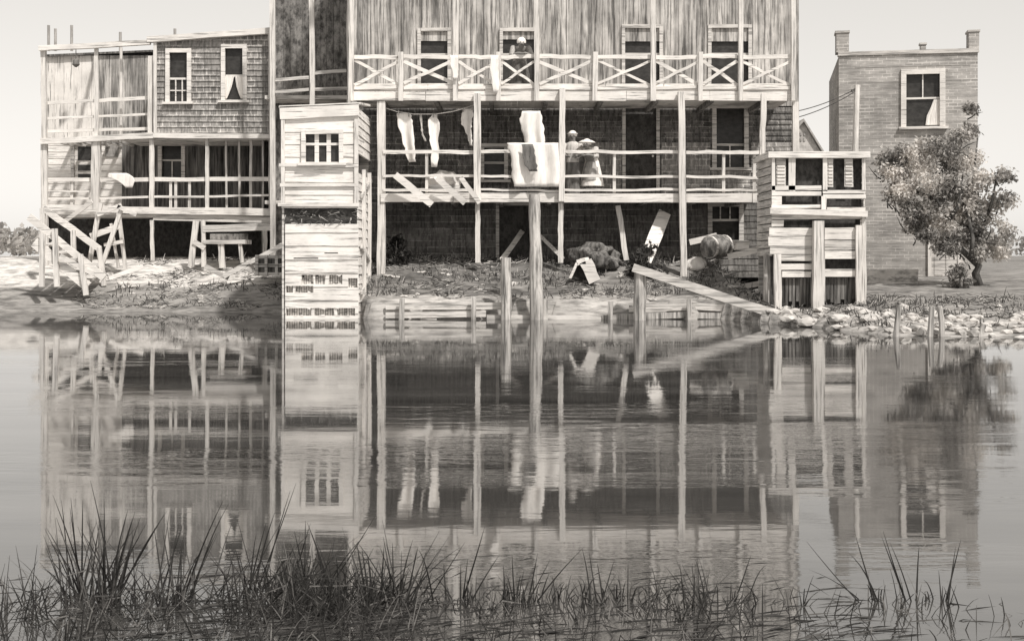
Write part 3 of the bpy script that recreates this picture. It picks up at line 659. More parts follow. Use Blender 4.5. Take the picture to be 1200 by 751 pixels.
for u in (2.83, 3.17): dr.box(u, u + .25, -0.065, -0.051, .3, .85).box(u, u + .25, -0.065, -0.051, .95, 1.6)
d_ = dr.build('door', 'pale', K, local=True)
MB().box(2.64, 2.745, -0.07, -0.01, 0.1, 1.85).box(3.505, 3.6, -0.07, -0.01, 0.1, 1.85).box(2.745, 3.505, -.07, -.01, 1.755, 1.85).build('frame', 'white_v', d_, local=True)
single(MB().box(X(1008, 36.5), X(1076, 36.5), 36.5, 37.1, 0.35, Z(316, 36.5), 0.05), 'garden_wall', 'rock', 'low rough plastered wall at the foot of the brick house', 'wall')

# far cottage, pole and wires
FCY = 90
Cc = thing('gable_cottage', 'small pale gabled cottage far off, seen in the gap beside the brick house', 'house', (X(950, FCY), FCY, 1.4))
a0, a1 = X(935, FCY), X(966, FCY); ridge = X(941, FCY); ze = Z(172, FCY); zr_ = Z(143, FCY)
MB().poly([(a0 - 1.2, FCY, 1.2), (a1, FCY, 1.2), (a1, FCY, ze - .8), (ridge, FCY, zr_), (a0 - 1.2, FCY, ze)]).poly([(a0 - 1.2, FCY + 8, 1.2), (a1, FCY + 8, 1.2), (a1, FCY + 8, ze - .8), (ridge, FCY + 8, zr_), (a0 - 1.2, FCY + 8, ze)]).quad((a0 - 1.2, FCY, 1.2), (a0 - 1.2, FCY + 8, 1.2), (a0 - 1.2, FCY + 8, ze), (a0 - 1.2, FCY, ze)).quad((a1, FCY, 1.2), (a1, FCY + 8, 1.2), (a1, FCY + 8, ze - .8), (a1, FCY, ze - .8)).build('wall', 'farwall', Cc)
MB().hexa([(ridge, FCY - .3, zr_), (a1 + .2, FCY - .3, ze - 1), (a1 + .2, FCY + 8.2, ze - 1), (ridge, FCY + 8.2, zr_), (ridge, FCY - .3, zr_ + .2), (a1 + .2, FCY - .3, ze - .8), (a1 + .2, FCY + 8.2, ze - .8), (ridge, FCY + 8.2, zr_ + .2)]).hexa([(a0 - 1.4, FCY - .3, ze - .2), (ridge, FCY - .3, zr_), (ridge, FCY + 8.2, zr_), (a0 - 1.4, FCY + 8.2, ze - .2), (a0 - 1.4, FCY - .3, ze), (ridge, FCY - .3, zr_ + .2), (ridge, FCY + 8.2, zr_ + .2), (a0 - 1.4, FCY + 8.2, ze)]).build('roof', 'cloth_mid', Cc)
for py in (157, 163.5):
    for px in (938.5, 942.5): MB().box(X(px - 1, FCY), X(px + 1, FCY), FCY - .06, FCY - .02, Z(py + 2, FCY), Z(py - 2, FCY)).build('window', 'cloth_mid', Cc)
PY = 33.0
pole = thing('wire_pole', 'thin leaning wooden pole carrying wires behind the flat-topped privy', 'pole', (X(1000, PY), PY, 0.3))
MB().tube([P(999, 345, PY), P(1001, 220, PY), P(1004.5, 100, PY)], [.09, .085, .07]).build('shaft', 'post', pole)
MB().bar(P(998, 107, PY), P(1006, 104, PY), .07, .07).build('bracket', 'bark', pole)
for k, (a, b) in enumerate((((932, 131, FY), (1000, 106, PY)), ((934, 138, FY), (1000, 109, PY)))):
    p, q = P(*a), P(*b)
    single(MB().tube([p.lerp(q, t / 8) - Vector((0, 0, .25 * (t / 8) * (1 - t / 8))) for t in range(9)], .012, 5), 'overhead_wire', 'wire',
           ('upper of the two wires strung from the gallery house to the leaning pole', 'lower of the two wires strung from the gallery house to the leaning pole')[k], 'wire', 'wires strung to the leaning pole')

# ------------------------------------------------------------------ plants
def far_wood(x0, x1, y0, y1, n, seed):
    r_ = random.Random(seed); m = MB()
    for k in range(n):
        x, y = r_.uniform(x0, x1), r_.uniform(y0, y1); h = r_.uniform(1.4, 2.8) * (1 + .3 * noise.noise((x * .05, 3, seed)))
        for q in range(46):
            v = Vector((r_.gauss(0, 1), r_.gauss(0, 1), r_.gauss(0, 1))).normalized() * r_.random() ** .4; c = Vector((x + v.x * h * .55, y + v.y * h * .5, 1.4 + h * .55 + v.z * h * .5))
            d = Vector((r_.uniform(-1, 1), r_.uniform(-1, 1), r_.uniform(-1, 1))).normalized() * h * .12; e = d.cross(Vector((r_.uniform(-1, 1), r_.uniform(-1, 1), r_.uniform(-1, 1)))).normalized() * h * .08
            m.quad(c - d, c + e, c + d, c - e, r_.choice((.3, .42, .55)))
    tag(m.build('distant_woods', 'leaf', tone=True), kind='stuff')
far_wood(-62, -34, 105, 135, 90, 3); far_wood(30, 66, 105, 135, 110, 6)
def crown_mesh(blobs, n, size, tones, seed, droop=0.3):
    rnd = random.Random(seed); m = MB()
    tot = sum(b[4] for b in blobs)
    for (cx, cy, cz, r, wgt) in blobs:
        for _ in range(int(n * wgt / tot)):
            while True:
                v = Vector((rnd.uniform(-1, 1), rnd.uniform(-1, 1), rnd.uniform(-1, 1)))
                if 0.15 < v.length < 1: break
            v = v * (0.6 + 0.5 * rnd.random()); c = Vector((cx, cy, cz)) + Vector((v.x * r, v.y * r * .9, v.z * r * .72))
            if noise.noise(c * 2.1) < -0.20: continue
            d = Vector((rnd.uniform(-1, 1), rnd.uniform(-1, 1), rnd.uniform(-1, .6) - droop)).normalized()
            s = d.cross(Vector((rnd.uniform(-1, 1), rnd.uniform(-1, 1), rnd.uniform(-1, 1)))).normalized()
            L_ = size * rnd.uniform(.6, 1.5); tn = tones[0] + (tones[1] - tones[0]) * max(0, min(1, .5 + noise.noise(c * 1.3 + Vector((9, 0, 0))) + rnd.uniform(-.35, .35)))
            m.quad(c, c + d * L_ * .5 + s * L_ * .26, c + d * L_, c + d * L_ * .5 - s * L_ * .26, tn)
    return m
GY = 35.5
tr = thing('shade_tree', 'crooked small tree with loose pale and dark foliage in front of the brick house', 'tree', (X(1146, GY), GY, 0.5))
base = P(1147, 335, GY)
m = MB(); m.tube([base, P(1143, 320, GY), P(1147, 312, GY), P(1138, 303, GY), P(1127, 293, GY), P(1118, 280, GY + .1)], [.13, .11, .10, .09, .08, .06], 9)
limbs = [[(1127, 293), (1108, 275), (1092, 262), (1078, 245)], [(1118, 280), (1112, 258), (1098, 235), (1080, 205)], [(1138, 303), (1140, 280), (1134, 250), (1140, 215), (1146, 160)], [(1134, 250), (1120, 222), (1108, 190)], [(1140, 280), (1154, 262), (1163, 235), (1168, 205)], [(1112, 258), (1124, 240), (1128, 205)], [(1098, 235), (1082, 228), (1058, 215)], [(1108, 275), (1124, 262), (1132, 268)]]
for i, l in enumerate(limbs): m.tube([P(x, y, GY + .3 * math.sin(i * 2 + k)) for k, (x, y) in enumerate(l)], [.075 * (1 - .75 * k / (len(l) - 1)) for k in range(len(l))], 6)
m.build('trunk', 'bark', tr, smooth=True)
bl = []
for px, py, r, wgt in ((1055, 205, .5, .8), (1050, 185, .4, .5), (1080, 188, .65, 1), (1108, 178, .65, 1), (1130, 190, .6, 1), (1095, 212, .75, 1.3), (1068, 226, .5, .7), (1120, 222, .75, 1.3), (1145, 215, .6, 1), (1147, 152, .35, .5), (1148, 125, .25, .3), (1152, 182, .42, .6), (1140, 255, .5, .7), (1105, 245, .55, .8), (1156, 240, .4, .5), (1095, 168, .4, .5), (1080, 245, .4, .5), (1118, 268, .45, .6), (1152, 268, .35, .4), (1160, 205, .35, .4), (1128, 160, .35, .3), (1098, 262, .5, .9), (1128, 280, .5, .9), (1082, 262, .4, .5), (1158, 255, .5, .9), (1160, 285, .45, .7), (1138, 240, .6, 1), (1112, 285, .35, .4)):
    bl.append((X(px - 7, GY), GY + random.uniform(-.4, .4), Z(py, GY), r * 1.06, wgt))
for px, py, r, wgt in ((1042, 200, .42, .8), (1050, 225, .42, .7), (1060, 180, .42, .7), (1066, 248, .4, .6), (1085, 275, .35, .5), (1148, 295, .4, .5), (1168, 270, .5, .7), (1172, 235, .5, .7), (1166, 295, .4, .5), (1108, 290, .4, .5), (1172, 205, .4, .4)): bl.append((X(px, GY), GY - .2, Z(py, GY), r, wgt))
tw_ = MB(); rt_ = random.Random(4)
for k in range(70):
    b_ = rt_.choice(bl); p0 = Vector(b_[:3]) + Vector((rt_.uniform(-.3, .3), rt_.uniform(-.3, .3), rt_.uniform(-.6, -.1))); pts_ = [p0]
    d_ = Vector((rt_.uniform(-.7, .5), rt_.uniform(-.4, .4), rt_.uniform(.2, 1))).normalized()
    for q in range(4): d_ = (d_ + Vector((rt_.uniform(-.5, .5), rt_.uniform(-.3, .3), rt_.uniform(-.4, .3)))).normalized(); pts_.append(pts_[-1] + d_ * rt_.uniform(.08, .17))
    tw_.tube(pts_, [.022, .018, .014, .009, .004], 5)
tw_.build('twigs', 'bark', tr)['kind'] = 'stuff'
crown_mesh(bl, 27000, 0.098, (0.18, 0.92), 3).build('crown', 'leaf', tr, tone=True)
def bush(px, py, Y, r, n, label, tones, seed):
    b = thing('bush', label, 'bush', (X(px, Y), Y, ground_z(X(px, Y), Y)))
    rt = Vector((X(px, Y), Y, ground_z(X(px, Y), Y) - .05)); m = MB()
    for k in range(9): a = k * .7; m.tube([rt, rt + Vector((math.cos(a) * r * .4, math.sin(a) * r * .4, r * .7)), rt + Vector((math.cos(a) * r * .7, math.sin(a) * r * .6, r * 1.3))], [.02, .014, .006], 5)
    m.build('stem', 'bark', b)
    crown_mesh([(rt.x + dx * r, Y, rt.z + dz * r, r * s, 1) for dx, dz, s in ((0, .8, .8), (-.4, .5, .6), (.45, .55, .6), (.1, 1.3, .5))], n, .13, tones, seed, 0).build('foliage', 'leaf', b, tone=True)
bush(757, 305, 32.2, .55, 900, 'scrubby dark bush on the bank under the gallery, below a leaning pale board', (.03, .12), 11)
bush(1122, 318, 35.0, .42, 700, 'low scrubby bush at the foot of the crooked tree', (.06, .5), 14)
bush(463, 300, 33.2, .5, 500, 'dark straggling bush under the lower gallery, next to the white privy', (.03, .14), 12)

# ------------------------------------------------------------------ timbers at the water's edge
BK = thing('bulkhead', 'low bulkhead of pale weathered planks holding the bank at the water line', 'retaining wall', (1.0, 30.3, 0))
for row, (z0, z1) in enumerate(((-.35, -.02), (.02, .16), (.20, .36))):
    x = X(452, 30.2)
    while x < X(902, 30.2) - .05:
        xe = min(X(902, 30.2), x + random.uniform(1.2, 3.4)); a, b = random.uniform(-.07, .04), random.uniform(-.07, .04); yy = 30.12 + row * .05
        if not (row == 2 and random.random() < .4):
            MB().hexa([(x, yy, z0 + a), (xe - .02, yy, z0 + b), (xe - .02, yy + .05, z0 + b), (x, yy + .05, z0 + a), (x, yy, z1 + a), (xe - .02, yy, z1 + b), (xe - .02, yy + .05, z1 + b), (x, yy + .05, z1 + a)]).build('plank', random.choice(('pale', 'pale', 'pile')), BK)
        x = xe
for px in (470, 556, 640, 714, 806): MB().bar((X(px, 30.1), 30.05, -.5), (X(px + random.uniform(-3, 3), 30.1), 30.05, .3 + random.uniform(0, .25)), .11, .09, n=2, wob=.01).build('stake', 'pile', BK)
PL = [(593, 302, 384, 30.0, .25, 'short stout pile in the water left of the tall gallery prop'), (750, 320, 384, 29.7, .30, 'short pile in the water under the end of the slanting plank')]
for px, a, b, Y, wd, lab in PL:
    o = MB(); n = 6
    o.tube([P(px + random.uniform(-.6, .6), a + (b - a) * k / n, Y) + Vector((0, 0, -0.4 if k == n else 0)) for k in range(n + 1)], [wd / 2 * random.uniform(.92, 1.06) for _ in range(n + 1)], 10)
    single(o, 'mooring_pile', 'pile', lab, 'piling', 'piles standing in the river')
o = MB(); o.tube([P(626.5 + 2.5 * k / 8, 228 + 156 * k / 8, 30.0) + Vector((random.uniform(-.01, .01), 0, -.4 if k == 8 else 0)) for k in range(9)], [.13 * random.uniform(.92, 1.06) * (1 + .25 * k / 8) for k in range(9)], 10)
single(o, 'gallery_prop', 'pile', 'tall round pole rising from the water below the hanging white sheet', 'pole')
single(MB().bar(P(743, 314, 29.7), P(908, 368, 28.6), .20, .24, n=4, wob=.008), 'slanting_plank', 'pale', 'long heavy plank sloping down from the pile to the rubble', 'plank')
for k, (a, b, lab) in enumerate((((1047, 400), (1054, 357), 'leaning dark stake at the rubble shore, nearest the flat-topped privy'), ((1088, 400), (1092, 359), 'left stake of the close pair standing at the rubble shore'), ((1104, 398), (1101, 359), 'right stake of the close pair standing at the rubble shore'), ((1143, 402), (1153, 380), 'short crooked stake in the water at the far right'))):
    Y = 23.7
    single(MB().tube([P(a[0], a[1], Y) - Vector((0, 0, .25)), P((a[0] + b[0]) / 2 + 1, (a[1] + b[1]) / 2, Y), P(b[0], b[1], Y)], [.055, .055, .05], 7), 'shore_stake', 'pile', lab, 'stake', 'stakes along the rubble shore')

# ------------------------------------------------------------------ the left bank: stair, trestle, table, crate
ST = thing('wooden_stair', 'rickety wooden outside stair with double handrails coming down to the left bank', 'staircase', (X(85, 35.3), 35.3, .6))
S1, S2 = 34.9, 36.2
MB().bar(P(34, 254, S1), P(122, 326, S1), .19, .07, n=4, wob=.012).build('handrail', 'white', ST)
MB().bar(P(40, 284, S1), P(103, 336, S1), .26, .07, n=3, wob=.01).build('stringer', 'white', ST)
MB().bar(P(51, 244, S2), P(117, 292, S2), .17, .07, n=4, wob=.012).build('handrail', 'white', ST)
MB().bar(P(62, 282, S2), P(118, 327, S2), .24, .07, n=3, wob=.01).build('stringer', 'white', ST)
for px, a, b, Y, dx in ((50, 274, 336, S1 - .08, -1), (64, 268, 336, S1 - .08, 3), (94, 298, 346, S1 - .08, 7), (50, 244, 285, S2, 0), (86, 270, 300, S2 - .08, 0), (116, 290, 335, S2 - .08, 6)):
    MB().bar(P(px, a, Y), P(px + dx, b, Y), .13, .10, n=4, wob=.01).build('newel_post', 'post', ST)
for k in range(5):
    t = (k + .5) / 5; a = P(44 + 60 * t, 284 + 50 * t, S1 + .05); b = P(64 + 54 * t, 280 + 46 * t, S2 - .05)
    MB().hexa([a + Vector((-.16, 0, -.02)), a + Vector((.16, 0, -.02)), b + Vector((.16, 0, -.02)), b + Vector((-.16, 0, -.02)), a + Vector((-.16, 0, .03)), a + Vector((.16, 0, .03)), b + Vector((.16, 0, .03)), b + Vector((-.16, 0, .03))]).build('tread', 'pale', ST)
TR = thing('trestle', 'splayed timber trestle with a loose board, standing beside the foot of the stair', 'trestle', (X(125, 36.8), 36.8, 1.0))
for a, b, Y, wd in (((118, 238), (102, 322), 36.5, .12), ((142, 246), (116, 322), 36.5, .11), ((139, 250), (147, 316), 37.0, .10), ((130, 262), (139, 314), 37.1, .07)):
    MB().bar(P(*a, Y), P(*b, Y), wd, .08, n=3, wob=.008).build('leg', 'post', TR)
for a, b, Y, wd in (((114, 252), (142, 240), 36.42, .11), ((138, 242), (160, 252), 36.42, .11), ((106, 277), (140, 265), 36.6, .16), ((122, 287), (144, 283), 36.8, .10)):
    MB().bar(P(*a, Y), P(*b, Y), wd, .06, n=2, wob=.006).build('cross_board', 'white', TR)
WB = thing('work_table', 'rough open timber table frame under the porch of the shingled house', 'table', (X(255, 37.0), 37.0, 1.1))
for a, b, wd in (((230, 259), (224, 312), .16), ((238, 258), (239, 313), .12), ((259, 286), (261, 314), .16), ((281, 284), (284, 308), .10)):
    MB().bar(P(*a, 37.0), P(*b, 37.0), wd, .1, n=3, wob=.01).build('leg', 'post', WB)
MB().box(X(239, 37), X(288, 37), 36.9, 37.8, Z(286, 37), Z(281, 37), .01).build('table_top', 'pale', WB)
MB().bar(P(238, 268, 36.96), P(320, 266, 36.96), .20, .06, n=4, wob=.012).build('cross_board', 'pale', WB)
MB().box(X(239, 37), X(284, 37), 37.75, 37.8, Z(281, 37.8), Z(274, 37.8)).build('back_board', 'mid_dark', WB)
MB().bar(P(227, 283, 36.93), P(240, 291, 36.93), .14, .05).build('brace', 'pale', WB)
CR = thing('lattice_crate', 'pale lattice-sided crate half hidden behind the white privy', 'crate', (X(322, 35.4), 35.4, .75))
m = MB(); 
for px in (301, 312, 324, 337): m.box(X(px - 1.7, 35.4), X(px + 1.7, 35.4), 35.36, 35.4, Z(323, 35.4), Z(299, 35.4), .006)
for py in (301, 311, 321): m.box(X(299, 35.4), X(339, 35.4), 35.4, 35.43, Z(py + 1.8, 35.4), Z(py - 1.8, 35.4), .006)
m.build('lattice', 'pale', CR)
MB().box(X(301, 35.4), X(337, 35.4), 35.5, 36.2, Z(322, 35.4), Z(302, 35.4)).build('box', 'board_dark', CR)
for a, b, lab in (((262, 324), (303, 302), 'pale board sloping up to the lattice crate'), ((292, 308), (331, 287), 'pale board leaning above the lattice crate'), ((240, 312), (268, 326), 'pale board lying below the open table frame')):
    single(MB().bar(P(*a, 35.7), P(*b, 35.9), .13, .06, n=2, wob=.006), 'loose_board', 'pale', lab, 'board', 'loose boards on the banks')

for a, b, Y, lab in (((70, 300), (112, 322), 34.7, 'broken rail board hanging askew across the foot of the stair'), ((128, 326), (168, 312), 35.4, 'pale board lying on the ground between the trestle and the porch'), ((108, 236), (72, 262), 36.9, 'pale board propped behind the top of the stair')):
    single(MB().bar(P(*a, Y), P(*b, Y + .2), .12, .05, n=3, wob=.012), 'loose_board', 'white', lab, 'board', 'loose boards on the banks')
# ------------------------------------------------------------------ rubbish on the central bank
def at(px, Y, dz=0): return Vector((X(px, Y), Y, ground_z(X(px, Y), Y) + dz))
for a, b, wd, d, mt, lab in ((P(622, 266, 34.3), P(660, 303, 33.0), .10, .06, 'post', 'thin board slanting behind the tall round pole'),
                             (P(779, 249, 33.2), P(756, 306, 32.2), .34, .05, 'white', 'broad pale board leaning out of the dark bush'),
                             (P(853, 301, 32.0), P(893, 291, 31.8), .14, .06, 'white', 'pale plank lying below the basement window, beside the barrel'),
                             (P(862, 338, 31.2), P(892, 332, 31.2), .12, .08, 'pale', 'short grey plank half sunk in the bank near the flat-topped privy'),
                             (P(808, 284, 32.6), P(840, 276, 32.6), .14, .06, 'white', 'pale board lying across the heap beside the barrel'),
                             (P(588, 305, 33.3), P(612, 271, 34.8), .14, .04, 'white', 'pale scrap of board at the foot of the basement door')):
    single(MB().bar(a, b, wd, d, n=2, wob=.008), 'loose_board', mt, lab, 'board', 'loose boards on the banks')
BR = thing('barrel', 'dark old barrel lying on its side under the basement window', 'barrel', (X(841, 32.5), 32.5, 1.3))
c0, c1 = P(829, 290, 32.2), P(851, 288, 32.7)
MB().tube([c0.lerp(c1, t) for t in (0, .25, .5, .75, 1)], [.24, .29, .31, .29, .24], 14).build('staves', 'mid_dark', BR, smooth=True)
for t in (.12, .88): MB().tube([c0.lerp(c1, t - .04), c0.lerp(c1, t + .04)], [.285, .285], 14).build('hoop', 'pale', BR)
BX = thing('wooden_box', 'small pale box standing on the plank under the basement window', 'box', P(869, 293, 32.0))
MB().box(X(862, 32), X(877, 32), 31.9, 32.3, Z(293, 32), Z(284, 32), .02).build('box', 'white', BX)
MB().box(X(861, 32), X(878, 32), 31.88, 32.32, Z(283.8, 32), Z(281.5, 32), .02).build('lid', 'pale', BX)
# an overturned crate with a rag thrown over it, and a covered heap behind it
WC = thing('broken_crate', 'broken white crate tipped on edge on the dark bank', 'crate', at(680, 31.6))
q0 = at(680, 31.6, -.05)
def wp(px, py, Y=31.6): return P(px, py, Y)
m = MB(); 
for a, b, c, d in (((668, 326), (676, 308), (686, 306), (697, 330)),):
    A_, B_, C_, D_ = wp(*a), wp(*b), wp(*c), wp(*d)
    k = Vector((.1, .5, .1))
    m.quad(B_, C_, C_ + k, B_ + k); m.quad(C_, D_, D_ + k, C_ + k); m.quad(A_, B_, B_ + k, A_ + k)
    m.bar(A_, B_, .06, .05, n=2, wob=.02); m.bar(C_, D_, .30, .05, n=3, wob=.02); m.bar(B_, C_, .14, .05, n=2, wob=.02)
m.build('box', 'white', WC)
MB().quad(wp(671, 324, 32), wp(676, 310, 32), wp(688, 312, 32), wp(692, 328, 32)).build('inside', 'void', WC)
def heap(name, px, Y, rx, ry, rz, mat, label, cat, seed, sub=3, amp=.22, freq=1.6):
    bm = bmesh.new(); bmesh.ops.create_icosphere(bm, subdivisions=sub, radius=1)
    for v in bm.verts:
        n_ = noise.noise(v.co * freq + Vector((seed, 0, 0))) + .5 * noise.noise(v.co * freq * 2.3 + Vector((0, seed, 0)))
        v.co *= 1 + amp * n_; v.co = Vector((v.co.x * rx, v.co.y * ry, v.co.z * rz))
    me = bpy.data.meshes.new(name); bm.to_mesh(me); bm.free(); me.materials.append(M[mat])
    o = bpy.data.objects.new(name, me); COL.objects.link(o); o.location = at(px, Y, rz * .25); o.rotation_euler.z = seed
    for f in me.polygons: f.use_smooth = sub > 2
    return tag(o, label, cat) if label else o
heap('covered_heap', 690, 33.4, 1.05, .6, .40, 'board_dark', 'grey rounded tarpaulin-covered heap under the gallery, behind the broken crate', 'heap', 2.0, 4, .34, 1.9)
heap('rag_bundle', 815, 32.9, .3, .3, .22, 'cloth', 'white rag bundle on the heap left of the barrel', 'bundle', 5.0)
# stones of the right shore
def rock(px, Y, r, seed, label, fl=.62):
    o = heap('boulder', px, Y, r, r * .85, r * fl, 'rock', None, None, seed, 2, .32, 1.3); tag(o, label, 'rock', 'pale stones along the rubble shore'); return o
for a in ((1022, 25.6, .40, 1.2, 'large pale boulder at the water line just right of the flat-topped privy'), (1075, 24.3, .34, 2.3, 'rounded pale boulder between the leaning stake and the close pair of stakes'), (1122, 24.2, .30, 3.1, 'pale boulder right of the close pair of stakes'),
          (925, 27.7, .36, 4.4, 'pale boulder at the water line under the slanting plank end'), (948, 27.0, .42, 5.5, 'big pale boulder in front of the privy centre post'), (985, 26.2, .40, 6.1, 'big flat pale boulder in front of the right half of the privy'), (1040, 26.0, .28, 7.7, 'small pale boulder behind the leaning stake'), (906, 28.5, .28, 8.2, 'small pale boulder beside the left foot of the privy'), (1000, 27.6, .34, 9.9, 'pale boulder heaped against the right foot of the privy'), (963, 28.0, .33, 10.3, 'pale boulder touching the thick centre post of the privy')):
    rock(a[0], a[1], a[2] * .66, a[3], a[4], .36)
# ------------------------------------------------------------------ washing
cl = thing('clothes_line', 'sagging clothes line strung across the lower gallery at the left', 'clothes line', P(448, 125, 32.8))
LY = 32.8
pts = [P(px, py, LY) for px, py in ((449, 126), (465, 131), (485, 134), (510, 134), (530, 131), (545, 127), (559, 122))]
MB().tube(pts, .012, 5).build('cord', 'cloth', cl)
for px, py in ((467, 132), (479, 134), (493, 135), (508, 135), (512, 135), (543, 128.5), (553, 125.5)): MB().bar(P(px, py - 2, LY - .05), P(px, py + 3, LY - .05), .025, .03).build('peg', 'pile', cl)
hang('garment', rowsp(LY, (133, 465, 481), (142, 465, 483), (152, 468, 484), (165, 472, 486), (178, 475, 487), (190, 479, 487)), LY - .02, 'long white garment hanging at the left end of the clothes line', 'laundry', group='washing on the lower gallery')
hang('garment', rowsp(LY, (134.5, 507, 512), (141, 502, 514), (152, 502, 515), (165, 504, 514), (180, 506, 514), (196, 505, 513)), LY - .02, 'narrow white garment hanging at the middle of the clothes line', 'laundry', group='washing on the lower gallery')
hang('garment', rowsp(LY, (128, 542, 555), (136, 541, 554), (146, 541, 552), (153, 545, 553), (162, 549, 553), (171, 550, 553)), LY - .02, 'small white shirt hanging at the right end of the clothes line', 'laundry', group='washing on the lower gallery')
hang('stocking', rowsp(LY, (134.5, 492, 494.5), (150, 493, 495), (158, 494, 497), (166, 497, 500)), LY - .02, 'thin pale stocking hanging between two long garments on the line', 'laundry', group='washing on the lower gallery')
SY = 32.34
hang('white_sheet', rowsp(SY, (167.5, 594, 655), (175, 596, 656), (188, 599, 658), (204, 600, 659), (219, 602, 655)), SY, 'large white sheet hung over the lower gallery railing', 'sheet', group='washing on the lower gallery', freq=13, n=24)
hang('hanging_shirt', rowsp(32.6, (131, 612, 633), (140, 609, 635), (152, 611, 637), (166, 615, 638), (180, 621, 637)), 32.45, 'white shirt hanging above the large sheet', 'laundry', group='washing on the lower gallery')
hang('sheet_shadow', rowsp(32.2, (169, 611, 624), (180, 613, 627), (191, 614, 629), (201, 620, 630)), 32.2, 'dark piece standing in for the shadow between the white shirt and the large sheet', 'laundry', 'cloth_dark', 'washing on the lower gallery', ripple=.02)  # shadow between shirt and sheet, built as a dark hanging piece
hang('draped_cloth', rowsp(32.27, (65, 527, 536), (75, 528, 536), (85, 530, 537), (93, 532, 536)), 32.26, 'narrow pale cloth draped over the upper railing, second post from the left', 'laundry', ripple=.02, group='cloths on the upper railing')
hang('draped_cloth', rowsp(32.27, (65, 575, 584), (80, 574, 583), (95, 577, 585), (109, 578, 584)), 32.26, 'long pale cloth draped over the upper railing, just left of the leaning person', 'laundry', ripple=.02, group='cloths on the upper railing')
hang('draped_cloth', rowsp(37.9, (203, 128, 148), (207, 126, 156), (212, 138, 158), (220, 148, 155)), 37.9, 'crumpled pale cloth thrown over the lower porch railing of the shingled house', 'laundry', ripple=.02)
# boards propped across the lower gallery rail
for a, b, wd, lab in (((463, 205), (506, 240), .17, 'longest pale board propped against the lower gallery rail, left of the others'), ((512, 208), (545, 238), .15, 'middle pale board propped against the lower gallery rail'), ((540, 208), (562, 238), .12, 'right pale board propped against the lower gallery rail beside a post')):
    single(MB().bar(P(*a, 32.15), P(*b, 32.3), wd, .05, n=3, wob=.012), 'propped_board', 'white', lab, 'board', 'boards propped on the gallery rail')
heap_ = MB()
WBs = thing('wash_basket', 'low wicker basket heaped with white washing on the lower gallery floor', 'basket', P(520, 226, 33.8))
cB = P(520, 231, 33.8)
MB().tube([cB, cB + Vector((0, 0, .3))], [.38, .46], 16).build('basket', 'pale', WBs, smooth=True)
bm = bmesh.new(); bmesh.ops.create_icosphere(bm, subdivisions=3, radius=1)
for v in bm.verts: v.co *= 1 + .25 * noise.noise(v.co * 2); v.co = Vector((v.co.x * .46, v.co.y * .4, v.co.z * .3 + .38))
me = bpy.data.meshes.new('washing'); bm.to_mesh(me); bm.free(); me.materials.append(M['cloth']); wo = bpy.data.objects.new('washing', me); COL.objects.link(wo); wo.parent = WBs
wo.location = cB - Vector(WBs.location)

